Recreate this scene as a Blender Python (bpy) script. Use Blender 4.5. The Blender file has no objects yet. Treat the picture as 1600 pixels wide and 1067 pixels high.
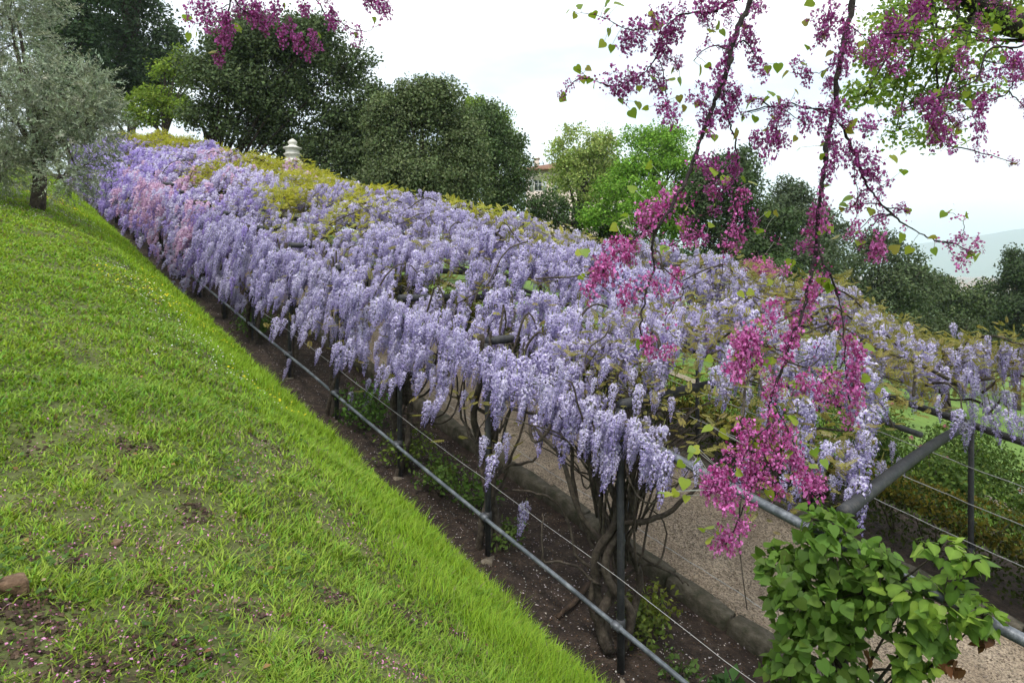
import bpy, math, random
import numpy as np
from mathutils import Vector, Matrix, Euler

rng = np.random.default_rng(11)
random.seed(5)
SC = bpy.context.scene
COL = SC.collection

# ------------------------------------------------------------------ camera
F = 1067.0                      # focal length in photo pixels (24 mm on 36 mm, 1600 px wide)
HY = 420.0                      # horizon row
AZ = math.atan(860 / F)
S = 285 / math.hypot(860, F)    # uphill gradient along the pergola
FW = np.array([math.sin(AZ), math.cos(AZ), 0.0])
RT = np.array([math.cos(AZ), -math.sin(AZ), 0.0])
UP = np.array([0, 0, 1.0])
CAM = -(RT * (170 / F * 6.17) + FW * 6.17 - UP * ((1060 - HY) / F * 6.17))


def at(x, y, d):
    """world point seen at photo pixel x,y at depth d"""
    return CAM + (RT * ((x - 800) / F) + FW - UP * ((y - HY) / F)) * d


cd = bpy.data.cameras.new('camera')
cam = bpy.data.objects.new('camera', cd)
COL.objects.link(cam)
cam.location = CAM
cam.rotation_euler = (math.pi / 2, 0, -AZ)
cd.lens, cd.sensor_width = 24, 36
cd.shift_y = -(533.5 - HY) / 1600
cd.clip_start, cd.clip_end = 0.05, 40000
SC.camera = cam

# ------------------------------------------------------------------ sky, sun, exposure
SUN_EL, SUN_AZ = math.radians(62), math.radians(235)     # azimuth clockwise from +Y
world = bpy.data.worlds.new('World')
SC.world = world
world.use_nodes = True
nt = world.node_tree
nt.nodes.clear()
wo = nt.nodes.new('ShaderNodeOutputWorld')
bg = nt.nodes.new('ShaderNodeBackground')
bg.inputs['Strength'].default_value = 0.1
sky = nt.nodes.new('ShaderNodeTexSky')
sky.sky_type = 'NISHITA'
sky.sun_disc = False
sky.sun_elevation = SUN_EL
sky.sun_rotation = SUN_AZ
tc = nt.nodes.new('ShaderNodeTexCoord')
mp = nt.nodes.new('ShaderNodeMapping')
mp.inputs['Scale'].default_value = (1.6, 1.6, 4.5)
cn = nt.nodes.new('ShaderNodeTexNoise')
cn.inputs['Scale'].default_value = 1.7
cn.inputs['Detail'].default_value = 7
cr = nt.nodes.new('ShaderNodeValToRGB')
cr.color_ramp.elements[0].position = 0.36
cr.color_ramp.elements[0].color = (0.4, 0.4, 0.4, 1)
cr.color_ramp.elements[1].position = 0.62
cr.color_ramp.elements[1].color = (1, 1, 1, 1)
cm = nt.nodes.new('ShaderNodeMix')
cm.data_type = 'RGBA'
cm.inputs['B'].default_value = (9.6, 9.75, 9.9, 1)
L = nt.links.new
L(tc.outputs['Generated'], mp.inputs['Vector'])
L(mp.outputs['Vector'], cn.inputs['Vector'])
L(cn.outputs['Fac'], cr.inputs['Fac'])
L(cr.outputs['Color'], cm.inputs['Factor'])
L(sky.outputs['Color'], cm.inputs['A'])
L(cm.outputs['Result'], bg.inputs['Color'])
L(bg.outputs['Background'], wo.inputs['Surface'])

sl = bpy.data.lights.new('sun', 'SUN')
sl.energy = 1.5
sl.angle = math.radians(12)
sl.color = (1, 0.96, 0.9)
so = bpy.data.objects.new('sun', sl)
COL.objects.link(so)
so.rotation_euler = (math.pi / 2 - SUN_EL, 0, -SUN_AZ + math.pi)
sd = Vector((math.sin(SUN_AZ) * math.cos(SUN_EL), math.cos(SUN_AZ) * math.cos(SUN_EL), math.sin(SUN_EL)))
so.rotation_euler = sd.to_track_quat('Z', 'Y').to_euler()

SC.view_settings.view_transform = 'Standard'
SC.view_settings.look = 'None'
SC.view_settings.exposure = 1.0
SC.view_settings.gamma = 1
SC.view_settings.use_curve_mapping = False
SC.render.engine = 'CYCLES'
SC.cycles.max_bounces = 6
SC.cycles.diffuse_bounces = 3
SC.cycles.glossy_bounces = 2
SC.cycles.transmission_bounces = 3
SC.cycles.transparent_max_bounces = 4
SC.cycles.volume_bounces = 1
SC.cycles.use_denoising = True


# ------------------------------------------------------------------ helpers
def vnoise(x, y, sc=1.0, seed=0):
    x = np.asarray(x, float) / sc + seed * 17.31
    y = np.asarray(y, float) / sc - seed * 9.77
    xi, yi = np.floor(x).astype(np.int64), np.floor(y).astype(np.int64)
    fx, fy = x - xi, y - yi
    fx, fy = fx * fx * (3 - 2 * fx), fy * fy * (3 - 2 * fy)

    def h(a, b):
        n = (a * 374761393 + b * 668265263 + seed * 1442695) & 0xFFFFFFFF
        n = ((n ^ (n >> 13)) * 1274126177) & 0xFFFFFFFF
        return ((n ^ (n >> 16)) & 0xFFFF) / 65535.0
    return (h(xi, yi) * (1 - fx) + h(xi + 1, yi) * fx) * (1 - fy) + (h(xi, yi + 1) * (1 - fx) + h(xi + 1, yi + 1) * fx) * fy


def unit(v):
    v = np.asarray(v, float)
    return v / np.maximum(np.linalg.norm(v, axis=-1, keepdims=True), 1e-9)


def rdir(n):
    return unit(rng.normal(size=(n, 3)))


def basis(z, roll=None):
    """(N,3,3) matrices whose columns are x,y,z axes with given z (unit) and random roll"""
    z = unit(z)
    n = len(z)
    a = np.where(np.abs(z[:, 2:3]) < .9, np.array([[0, 0, 1.]]), np.array([[1., 0, 0]]))
    x = unit(np.cross(a, z))
    y = np.cross(z, x)
    if roll is None:
        roll = rng.uniform(0, 2 * math.pi, n)
    c, s = np.cos(roll)[:, None], np.sin(roll)[:, None]
    return np.stack([x * c + y * s, -x * s + y * c, z], axis=2)


def basis_yz(yax, nrm):
    """y axis along leaf length, z close to nrm"""
    y = unit(yax)
    z = unit(nrm - y * np.sum(nrm * y, 1, keepdims=True))
    x = np.cross(y, z)
    return np.stack([x, y, z], axis=2)


class MB:
    def __init__(s):
        s.v, s.c, s.fl, s.fs, s.n = [], [], [], [], 0

    def add(s, v, f, c=(.5, .5, .5)):
        v = np.asarray(v, float).reshape(-1, 3)
        c = np.asarray(c, float)
        if c.ndim == 1:
            c = np.broadcast_to(c, (len(v), 3))
        s.v.append(v)
        s.c.append(c)
        if isinstance(f, np.ndarray):
            f = [f]
        elif len(f) and not isinstance(f[0], np.ndarray):
            d = {}
            for q in f:
                d.setdefault(len(q), []).append(q)
            f = [np.array(q) for q in d.values()]
        for q in f:
            s.fl.append((q + s.n).ravel())
            s.fs.append(np.full(len(q), q.shape[1]))
        s.n += len(v)
        return s

    def inst(s, tv, tf, M, P, c):
        """N copies of a template; c (N,3) or (N,k,3)"""
        N, k = len(P), len(tv)
        if N == 0:
            return s
        V = np.einsum('nij,kj->nki', M, tv) + P[:, None]
        c = np.asarray(c, float)
        if c.ndim == 2:
            c = np.broadcast_to(c[:, None], (N, k, 3))
        off = (np.arange(N) * k)[:, None, None]
        return s.add(V.reshape(-1, 3), [(q[None] + off).reshape(-1, q.shape[1]) for q in tf], c.reshape(-1, 3))

    def tube(s, pts, r, sides=6, c=(.5, .5, .5), cap=True):
        pts = np.asarray(pts, float)
        n = len(pts)
        r = np.broadcast_to(np.asarray(r, float), (n,)) if np.ndim(r) == 0 or len(r) == n else np.interp(np.linspace(0, 1, n), np.linspace(0, 1, len(r)), r)
        t = unit(np.gradient(pts, axis=0))
        a = np.array([0, 0, 1.]) if abs(t[0][2]) < .9 else np.array([1., 0, 0])
        u = unit(np.cross(a, t[0]))
        V = []
        an = np.arange(sides) * 2 * math.pi / sides
        for i in range(n):
            u = unit(u - t[i] * np.dot(u, t[i]))
            w = np.cross(t[i], u)
            V.append(pts[i] + r[i] * (np.cos(an)[:, None] * u + np.sin(an)[:, None] * w))
        i, j = np.meshgrid(np.arange(n - 1), np.arange(sides), indexing='ij')
        j2 = (j + 1) % sides
        f = np.stack([i * sides + j, i * sides + j2, (i + 1) * sides + j2, (i + 1) * sides + j], -1).reshape(-1, 4)
        fs = [f]
        if cap:
            fs += [np.array([list(range(sides))[::-1]]), np.array([[(n - 1) * sides + q for q in range(sides)]])]
        return s.add(np.concatenate(V), fs, c)

    def box(s, lo, hi, c=(.5, .5, .5), fn=None, jit=0):
        lo, hi = np.array(lo, float), np.array(hi, float)
        v = np.array([[(lo, hi)[(q >> k) & 1][k] for k in range(3)] for q in range(8)])
        if jit:
            v = v + rng.uniform(-jit, jit, v.shape)
        if fn:
            v = np.array([fn(p) for p in v])
        return s.add(v, np.array([[0, 2, 3, 1], [4, 5, 7, 6], [0, 1, 5, 4], [2, 6, 7, 3], [0, 4, 6, 2], [1, 3, 7, 5]]), c)

    def lathe(s, prof, org, seg=16, c=(.5, .5, .5), sq=0):
        an = np.arange(seg) * 2 * math.pi / seg + (math.pi / seg if sq else 0)
        V = np.concatenate([np.stack([r * np.cos(an), r * np.sin(an), np.full(seg, z)], 1) for r, z in prof]) + np.asarray(org)
        n = len(prof)
        i, j = np.meshgrid(np.arange(n - 1), np.arange(seg), indexing='ij')
        j2 = (j + 1) % seg
        f = np.stack([i * seg + j, i * seg + j2, (i + 1) * seg + j2, (i + 1) * seg + j], -1).reshape(-1, 4)
        return s.add(V, [f, np.array([list(range(seg))[::-1]]), np.array([[(n - 1) * seg + q for q in range(seg)]])], c)

    def mesh(s, name, org=(0, 0, 0), smooth=False):
        me = bpy.data.meshes.new(name)
        V = np.concatenate(s.v) - np.asarray(org, float)
        fl = np.concatenate(s.fl).astype(np.int32)
        fs = np.concatenate(s.fs).astype(np.int32)
        me.vertices.add(len(V))
        me.vertices.foreach_set('co', V.astype(np.float32).ravel())
        me.loops.add(len(fl))
        me.loops.foreach_set('vertex_index', fl)
        me.polygons.add(len(fs))
        me.polygons.foreach_set('loop_start', np.concatenate([[0], np.cumsum(fs)[:-1]]).astype(np.int32))
        me.polygons.foreach_set('loop_total', fs)
        if smooth:
            me.polygons.foreach_set('use_smooth', np.ones(len(fs), bool))
        me.update(calc_edges=True)
        a = me.attributes.new('Col', 'FLOAT_COLOR', 'POINT')
        c = np.concatenate([np.concatenate(s.c), np.ones((len(V), 1))], 1)
        a.data.foreach_set('color', c.astype(np.float32).ravel())
        return me

    def build(s, name, mat, parent=None, smooth=False, **tags):
        org = np.array(parent_org(parent))
        me = s.mesh(name, org, smooth)
        me.materials.append(mat)
        return link(name, me, parent, **tags)


def parent_org(p):
    o = np.zeros(3)
    while p is not None:
        o = o + np.array(p.location)
        p = p.parent
    return o


def link(name, data, parent=None, loc=None, **tags):
    o = bpy.data.objects.new(name, data)
    COL.objects.link(o)
    o.parent = parent
    if loc is not None:
        o.location = np.asarray(loc, float) - parent_org(parent)
    for k, v in tags.items():
        o[k] = v
    return o


def thing(name, loc, label, category, group=None):
    o = link(name, None, None, loc, label=label, category=category)
    if group:
        o['group'] = group
    return o


def bez(pts, n=24):
    """Catmull-Rom through points"""
    p = np.asarray(pts, float)
    p = np.concatenate([[2 * p[0] - p[1]], p, [2 * p[-1] - p[-2]]])
    out = []
    m = len(p) - 3
    for t in np.linspace(0, m - 1e-6, n):
        i = int(t)
        u = t - i
        a, b, c, d = p[i:i + 4]
        out.append(.5 * (2 * b + (c - a) * u + (2 * a - 5 * b + 4 * c - d) * u * u + (3 * b - a - 3 * c + d) * u ** 3))
    return np.array(out)


def mat2quat(B):
    """(N,3,3) rotation matrices to quaternions w,x,y,z"""
    m = B
    w = np.sqrt(np.maximum(0, 1 + m[:, 0, 0] + m[:, 1, 1] + m[:, 2, 2])) / 2
    x = np.sqrt(np.maximum(0, 1 + m[:, 0, 0] - m[:, 1, 1] - m[:, 2, 2])) / 2
    y = np.sqrt(np.maximum(0, 1 - m[:, 0, 0] + m[:, 1, 1] - m[:, 2, 2])) / 2
    z = np.sqrt(np.maximum(0, 1 - m[:, 0, 0] - m[:, 1, 1] + m[:, 2, 2])) / 2
    x = np.copysign(x, m[:, 2, 1] - m[:, 1, 2])
    y = np.copysign(y, m[:, 0, 2] - m[:, 2, 0])
    z = np.copysign(z, m[:, 1, 0] - m[:, 0, 1])
    return unit(np.stack([w, x, y, z], 1))


GN = {}


def gn_group(key, protos):
    """node group that sets the shapes of existing objects on points (attributes rot, scl, pick)"""
    if key in GN:
        return GN[key]
    g = bpy.data.node_groups.new(key, 'GeometryNodeTree')
    g.interface.new_socket('Geometry', in_out='INPUT', socket_type='NodeSocketGeometry')
    g.interface.new_socket('Geometry', in_out='OUTPUT', socket_type='NodeSocketGeometry')
    N, K = g.nodes.new, g.links.new
    gi, go, jn = N('NodeGroupInput'), N('NodeGroupOutput'), N('GeometryNodeJoinGeometry')

    def na(name, ty):
        a = N('GeometryNodeInputNamedAttribute')
        a.data_type = ty
        a.inputs['Name'].default_value = name
        return a.outputs['Attribute']
    rot, scl, pick = na('rot', 'QUATERNION'), na('scl', 'FLOAT_VECTOR'), na('pick', 'INT')
    for i, p in enumerate(protos):
        oi = N('GeometryNodeObjectInfo')
        oi.inputs['Object'].default_value = p
        cmp_ = N('FunctionNodeCompare')
        cmp_.data_type = 'INT'
        cmp_.operation = 'EQUAL'
        ins = [q for q in cmp_.inputs if q.type == 'INT']
        K(pick, ins[0])
        ins[1].default_value = i
        ip = N('GeometryNodeInstanceOnPoints')
        K(gi.outputs[0], ip.inputs['Points'])
        K(cmp_.outputs[0], ip.inputs['Selection'])
        K(oi.outputs['Geometry'], ip.inputs['Instance'])
        K(rot, ip.inputs['Rotation'])
        K(scl, ip.inputs['Scale'])
        K(ip.outputs[0], jn.inputs[0])
    K(jn.outputs[0], go.inputs[0])
    GN[key] = g
    return g


def gn_scatter(name, key, protos, B, scl, P, pick, mat_, parent, **tags):
    org = parent_org(parent)
    me = bpy.data.meshes.new(name)
    me.vertices.add(len(P))
    me.vertices.foreach_set('co', (P - org).astype(np.float32).ravel())
    a = me.attributes.new('rot', 'QUATERNION', 'POINT')
    a.data.foreach_set('value', mat2quat(B).astype(np.float32).ravel())
    a = me.attributes.new('scl', 'FLOAT_VECTOR', 'POINT')
    a.data.foreach_set('vector', np.asarray(scl, np.float32).ravel())
    a = me.attributes.new('pick', 'INT', 'POINT')
    a.data.foreach_set('value', np.asarray(pick, np.int32))
    me.materials.append(mat_)
    o = link(name, me, parent, **tags)
    md = o.modifiers.new('scatter', 'NODES')
    md.node_group = gn_group(key, protos)
    return o


# ------------------------------------------------------------------ materials
def mat(name):
    m = bpy.data.materials.new(name)
    m.use_nodes = True
    n = m.node_tree.nodes
    return m, n, m.node_tree.links.new, n['Principled BSDF']


def leaf_mat(name, trans=.35, rough=.5, spec=.3, tint=(1.1, 1.15, .7)):
    m, n, l, b = mat(name)
    a = n.new('ShaderNodeAttribute')
    a.attribute_name = 'Col'
    b.inputs['Roughness'].default_value = rough
    b.inputs['Specular IOR Level'].default_value = spec
    l(a.outputs['Color'], b.inputs['Base Color'])
    t = n.new('ShaderNodeBsdfTranslucent')
    mu = n.new('ShaderNodeMix')
    mu.data_type = 'RGBA'
    mu.blend_type = 'MULTIPLY'
    mu.inputs['Factor'].default_value = 1
    mu.inputs['B'].default_value = (*tint, 1)
    l(a.outputs['Color'], mu.inputs['A'])
    l(mu.outputs['Result'], t.inputs['Color'])
    x = n.new('ShaderNodeMixShader')
    x.inputs['Fac'].default_value = trans
    l(b.outputs['BSDF'], x.inputs[1])
    l(t.outputs['BSDF'], x.inputs[2])
    l(x.outputs['Shader'], n['Material Output'].inputs['Surface'])
    return m


def noise_mat(name, cols, scale=8, detail=6, rough=.9, bump=.4, bscale=None, metal=0, spec=.3, dist=.02, voronoi=None):
    m, n, l, b = mat(name)
    g = n.new('ShaderNodeNewGeometry')
    t = n.new('ShaderNodeTexNoise')
    t.inputs['Scale'].default_value = scale
    t.inputs['Detail'].default_value = detail
    t.inputs['Roughness'].default_value = .65
    l(g.outputs['Position'], t.inputs['Vector'])
    r = n.new('ShaderNodeValToRGB')
    el = r.color_ramp.elements
    while len(el) < len(cols):
        el.new(.5)
    for i, c in enumerate(cols):
        el[i].position = .28 + .44 * i / (len(cols) - 1)
        el[i].color = (*c, 1)
    l(t.outputs['Fac'], r.inputs['Fac'])
    col = r.outputs['Color']
    if voronoi:
        v = n.new('ShaderNodeTexVoronoi')
        v.inputs['Scale'].default_value = voronoi
        l(g.outputs['Position'], v.inputs['Vector'])
        hs = n.new('ShaderNodeHueSaturation')
        mr = n.new('ShaderNodeMapRange')
        mr.inputs['To Min'].default_value = .55
        mr.inputs['To Max'].default_value = 1.5
        sp = n.new('ShaderNodeSeparateColor')
        l(v.outputs['Color'], sp.inputs['Color'])
        l(sp.outputs['Red'], mr.inputs['Value'])
        l(mr.outputs['Result'], hs.inputs['Value'])
        l(col, hs.inputs['Color'])
        col = hs.outputs['Color']
    l(col, b.inputs['Base Color'])
    b.inputs['Roughness'].default_value = rough
    b.inputs['Metallic'].default_value = metal
    b.inputs['Specular IOR Level'].default_value = spec
    t2 = n.new('ShaderNodeTexNoise')
    t2.inputs['Scale'].default_value = bscale or scale * 4
    t2.inputs['Detail'].default_value = 5
    l(g.outputs['Position'], t2.inputs['Vector'])
    bp = n.new('ShaderNodeBump')
    bp.inputs['Strength'].default_value = bump
    bp.inputs['Distance'].default_value = dist
    l((v.outputs['Distance'] if voronoi else t2.outputs['Fac']), bp.inputs['Height'])
    l(bp.outputs['Normal'], b.inputs['Normal'])
    return m


M = {}
M['leaf'] = leaf_mat('tree_leaf', .3, .6, .15)
M['oak'] = leaf_mat('evergreen_leaf', .18, .6, .14)
M['olive'] = leaf_mat('olive_leaf', .2, .5, .35, (1, 1, .8))
M['grass'] = leaf_mat('grass_blade', .4, .55, .15, (1.1, 1.1, .5))
M['flower'] = leaf_mat('petal', .35, .6, .15, (1, .95, 1.05))
M['redbud'] = leaf_mat('redbud_petal', .16, .6, .15, (1.1, .8, 1))
M['vleaf'] = leaf_mat('young_leaf', .45, .45, .3)
M['heart'] = leaf_mat('heart_leaf', .38, .5, .2)
M['bark'] = noise_mat('bark', [(.02, .016, .012), (.06, .045, .033), (.13, .105, .08)], 14, bump=.8, bscale=40)
M['vine'] = noise_mat('vine_bark', [(.02, .016, .012), (.055, .043, .032), (.12, .10, .075)], 18, bump=.8, bscale=60)
M['darkbark'] = noise_mat('dark_bark', [(.012, .009, .009), (.03, .023, .022), (.07, .058, .05)], 25, bump=.7, bscale=80)
M['iron'] = noise_mat('dark_iron', [(.014, .015, .017), (.026, .027, .03), (.06, .056, .052)], 20, rough=.65, bump=.2, spec=.5)
M['pipe'] = noise_mat('galvanised_pipe', [(.06, .066, .075), (.14, .16, .18), (.30, .32, .34)], 7, rough=.45, bump=.15, metal=.25, spec=.5)
M['greypipe'] = noise_mat('grey_pipe', [(.05, .055, .062), (.11, .12, .135), (.24, .25, .27)], 14, rough=.45, bump=.15, metal=.2, spec=.5)
M['wire'] = noise_mat('wire', [(.3, .3, .3), (.45, .45, .44), (.5, .5, .5)], 20, rough=.5, bump=0)
M['soil'] = noise_mat('soil', [(.016, .011, .008), (.038, .026, .019), (.085, .06, .044)], 9, bump=1, bscale=45, dist=.04)
M['bank'] = noise_mat('bank_soil', [(.045, .034, .02), (.085, .10, .028), (.13, .16, .045)], 5, bump=.8, bscale=40)
M['lawn'] = noise_mat('lawn', [(.07, .11, .02), (.11, .19, .03), (.17, .25, .05)], .7, bump=.8, bscale=30)
M['gravel'] = noise_mat('gravel', [(.19, .145, .10), (.27, .215, .155), (.36, .295, .22)], 1.3, 9, bump=.9, voronoi=55, dist=.012)
M['stone'] = noise_mat('kerb_stone', [(.03, .034, .016), (.075, .066, .046), (.15, .13, .10)], 7, bump=.9, bscale=30)
M['footing'] = noise_mat('footing_stone', [(.08, .065, .045), (.16, .135, .10), (.26, .22, .17)], 12, bump=.8, bscale=40)
M['twigwood'] = noise_mat('dead_wood', [(.03, .018, .012), (.06, .038, .025), (.10, .068, .045)], 20, bump=.8, bscale=60)
M['rock'] = noise_mat('brown_rock', [(.07, .04, .022), (.14, .085, .05), (.24, .16, .10)], 16, bump=.8, bscale=40)
M['marble'] = noise_mat('pale_stone', [(.45, .43, .36), (.62, .60, .53), (.72, .70, .64)], 4, bump=.3, rough=.7)
M['plaster'] = noise_mat('pink_plaster', [(.55, .45, .38), (.63, .53, .46), (.68, .6, .53)], .6, bump=.1)
M['tile'] = noise_mat('roof_tile', [(.13, .07, .045), (.22, .12, .08), (.3, .19, .13)], 2.5, bump=.5)
M['frame'] = noise_mat('white_paint', [(.6, .6, .58), (.7, .7, .68), (.75, .75, .73)], 6, bump=.05, rough=.5)
M['shutter'] = noise_mat('grey_shutter', [(.42, .44, .43), (.5, .52, .5), (.56, .57, .55)], 6, bump=.1, rough=.6)
m_, n_, l_, b_ = mat('window_glass')
b_.inputs['Base Color'].default_value = (.06, .07, .08, 1)
b_.inputs['Roughness'].default_value = .08
M['glass'] = m_
M['hill'] = noise_mat('wooded_hill', [(.05, .075, .03), (.09, .115, .05), (.15, .15, .08)], .002, bump=0)
M['city'] = leaf_mat('town_wall', 0, .8)
M['petal'] = leaf_mat('fallen_petal', .2, .7, .1, (1, 1, 1))

# templates
LEAF_V = np.array([[0, 0, 0], [-.3, .5, .07], [0, 1, -.03], [.3, .5, .07]])
LEAF_F = [np.array([[0, 3, 2], [0, 2, 1]])]
THIN_V = LEAF_V * np.array([.36, 1, .5])
BLADE_V = np.array([[-.5, 0, 0], [.5, 0, 0], [-.36, .16, .5], [.36, .16, .5], [0, .5, .92]])
BLADE_F = [np.array([[0, 1, 3, 2]]), np.array([[2, 3, 4]])]


def heart_template():
    o = [(0, 0), (.16, -.10), (.34, -.06), (.45, .12), (.42, .36), (.28, .62), (.10, .86), (0, 1.0)]
    v = [(0, .0, 0)] + [(x, y, .12 * x - .5 * x * x - .22 * y * y) for x, y in o[1:]] + [(-x, y, .12 * x - .5 * x * x - .22 * y * y) for x, y in o[1:-1]] + [(0, .45, -.05)]
    v = np.array(v)
    rt_ = list(range(0, 8))
    lf = [0] + list(range(8, 14)) + [7]
    f = []
    c = 14
    for a, b in zip(rt_[:-1], rt_[1:]):
        f.append((c, a, b))
    for a, b in zip(lf[:-1], lf[1:]):
        f.append((c, b, a))
    return v, [np.array(f)]


HEART_V, HEART_F = heart_template()

# ------------------------------------------------------------------ terrain
PX = [-400, -60, -14, -6, -4.6, -3.3, -2.2, -.95, -.68, 1.5, 4.4, 6.4, 25, 60, 400, 20000]
PZ = [19, 10, 3.4, 2.5, 2.32, 2.10, 1.60, .70, .08, .0, -.02, -.05, -4.0, -9, -50, -60]


def H(X, Y, detail=True):
    X, Y = np.asarray(X, float), np.asarray(Y, float)
    z = np.interp(X, PX, PZ)
    yy = np.clip(Y, -25, 45)
    z = z + S * yy * np.clip(1 - np.abs(X) / 900, 0, 1)
    z = z - np.clip((Y - 45) / 500, 0, 1) * 50 - np.clip((-25 - Y) / 500, 0, 1) * 30
    z = np.maximum(z, -62)
    if detail:
        w = np.clip((-.8 - X) / .6, 0, 1) * np.clip((12 + X) / 3, 0, 1)
        z = z + w * ((vnoise(X, Y, 1.1, 1) - .5) * .16 + (vnoise(X, Y, .35, 2) - .5) * .07)
    return z


def sheet(name, xs, ys, m, dz=0, **tags):
    X, Y = np.meshgrid(xs, ys, indexing='ij')
    Z = H(X, Y) + (dz(X, Y) if callable(dz) else dz)
    a, b = len(xs), len(ys)
    i, j = np.meshgrid(np.arange(a - 1), np.arange(b - 1), indexing='ij')
    f = np.stack([i * b + j, (i + 1) * b + j, (i + 1) * b + j + 1, i * b + j + 1], -1).reshape(-1, 4)
    return MB().add(np.stack([X, Y, Z], -1).reshape(-1, 3), f).build(name, m, smooth=True, **tags)


def far(a, n, r=1.6):
    return [a * r ** k for k in range(1, n)]


gx = sorted(set([-x for x in far(16, 15)] + list(np.arange(-16, 40, 2.)) + far(40, 13)))
gy = sorted(set([-x for x in far(12, 15)] + list(np.arange(-12, 60, 2.)) + far(60, 12)))


def low(X, Y):
    return np.where((X > -14) & (X < 8) & (Y > -12) & (Y < 46), -.35, 0) - np.where((X < 8) & (X > -14), .02, 0)


sheet('ground', np.array(gx), np.array(gy), M['lawn'], low, kind='structure')
sheet('grass_bank', np.arange(-15, -.55, .12), np.arange(-10, 45.1, .2), M['bank'], 0, kind='structure')
sheet('soil_bed', np.linspace(-.72, 1.62, 22), np.arange(-8, 45, .25), M['soil'],
      lambda X, Y: (vnoise(X, Y, .3, 5) - .5) * .05 + .004, kind='structure')
sheet('gravel_path', np.linspace(1.5, 4.5, 18), np.arange(-8, 45, .3), M['gravel'],
      lambda X, Y: (vnoise(X, Y, .9, 6) - .5) * .03 + .012, kind='structure')
sheet('hedge_bed', np.linspace(4.45, 8.6, 16), np.arange(-8, 45, .4), M['soil'],
      lambda X, Y: (vnoise(X, Y, .5, 7) - .5) * .06 + .0, kind='structure')


# far hills and town
def ridge(name, d0, d1, hfun, m):
    az = np.linspace(-1.2, 1.25, 160)
    rr = np.linspace(d0, d1, 14)
    A, R = np.meshgrid(az, rr, indexing='ij')
    t = (R - d0) / (d1 - d0)
    X = CAM[0] + R * np.sin(A + AZ)
    Y = CAM[1] + R * np.cos(A + AZ)
    Z = -62 + hfun(A, t) * np.sin(np.clip(t, 0, 1) * math.pi) ** .8
    a, b = A.shape
    i, j = np.meshgrid(np.arange(a - 1), np.arange(b - 1), indexing='ij')
    f = np.stack([i * b + j, (i + 1) * b + j, (i + 1) * b + j + 1, i * b + j + 1], -1).reshape(-1, 4)
    MB().add(np.stack([X, Y, Z], -1).reshape(-1, 3), f).build(name, m, smooth=True, kind='structure')


ridge('hills', 6500, 11500, lambda A, t: 150 + 250 * np.clip((A - .45) / .22, 0, 1.6) + 130 * vnoise(A, t, .13, 3) + 60 * vnoise(A, t, .04, 4), M['hill'])
#ridge('hills', 11000, 16000, lambda A, t: 560 + 300 * vnoise(A, t, .2, 8) + 100 * vnoise(A, t, .05, 9), M['hill'])

mb = MB()
for k in range(900):
    d = rng.uniform(1900, 5200)
    a = AZ + rng.uniform(.42, .85)
    w, dd, h = rng.uniform(10, 26), rng.uniform(10, 26), rng.uniform(9, 20)
    p = np.array([CAM[0] + d * math.sin(a), CAM[1] + d * math.cos(a), -61])
    t = rng.uniform(.8, 1.1)
    mb.box(p - [w / 2, dd / 2, 1], p + [w / 2, dd / 2, h], np.array([.55, .47, .38]) * t)
    mb.add([p + [-w * .55, -dd * .55, h], p + [w * .55, -dd * .55, h], p + [w * .55, dd * .55, h], p + [-w * .55, dd * .55, h], p + [0, 0, h + 4]],
           [(0, 1, 4), (1, 2, 4), (2, 3, 4), (3, 0, 4)], np.array([.32, .17, .11]) * t)
mb.build('distant_town', M['city'], kind='stuff', label='pale distant town with reddish roofs below the hills', category='town')

# ------------------------------------------------------------------ kerbs
STONE = []
for q in range(4):
    b = MB()
    n = 5
    # rounded block: 3 x 3 cross section along length
    prof = [(-.5, -.6), (-.5, .34), (-.4, .47), (.38, .5), (.5, .38), (.5, -.6)]
    V = []
    xs = np.linspace(-.5, .5, n)
    for xi, x in enumerate(xs):
        sh = .93 if xi in (0, n - 1) else 1
        for (a, c) in prof:
            V.append((a * sh + rng.uniform(-.04, .04), x, c * sh + rng.uniform(-.05, .05)))
    k = len(prof)
    f = [(i * k + j, i * k + (j + 1) % k, (i + 1) * k + (j + 1) % k, (i + 1) * k + j) for i in range(n - 1) for j in range(k)]
    f += [tuple(range(k))[::-1], tuple((n - 1) * k + j for j in range(k))]
    b.add(V, f)
    me = b.mesh('stone')
    me.materials.append(M['stone'])
    STONE.append(me)


def kerb(x0, y0, y1, label):
    t = thing('stone_kerb', (x0, y0, H(x0, y0, False)), label, 'kerb')
    y = y0
    while y < y1:
        ln = rng.uniform(.55, .95)
        o = link('stone', random.choice(STONE), t, (x0 + rng.uniform(-.015, .015), y + ln / 2, H(x0, y + ln / 2, False) + rng.uniform(.03, .07)))
        o.scale = (rng.uniform(.2, .24), ln - .025, .30)
        o.rotation_euler = (math.atan(S), rng.uniform(-.05, .05), rng.uniform(-.02, .02))
        y += ln


kerb(1.55, -6, 30, 'low mossy stone kerb between the soil bed and the gravel path')
kerb(4.45, -6, 26, 'low stone kerb along the hedge side of the gravel path')

# ------------------------------------------------------------------ pergola
NP = 19
EA = 2.25
perg = thing('pergola', (0, 0, 0), 'long iron pergola of dark posts and pipes carrying the wisteria', 'pergola')


def farpt(y, z):
    return np.array([5.0, y + .8, S * (y + .8) + z])


def post_mesh(mb, p, h, w=.034):
    # T-section iron post
    mb.tube([p + [0, 0, -.25], p + [0, 0, h * .5], p + [rng.uniform(-.01, .01), rng.uniform(-.01, .01), h]], w, 8)
    mb.tube([p + [0, 0, .42], p + [0, 0, .54]], w * 1.25, 8)
    return mb


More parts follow.
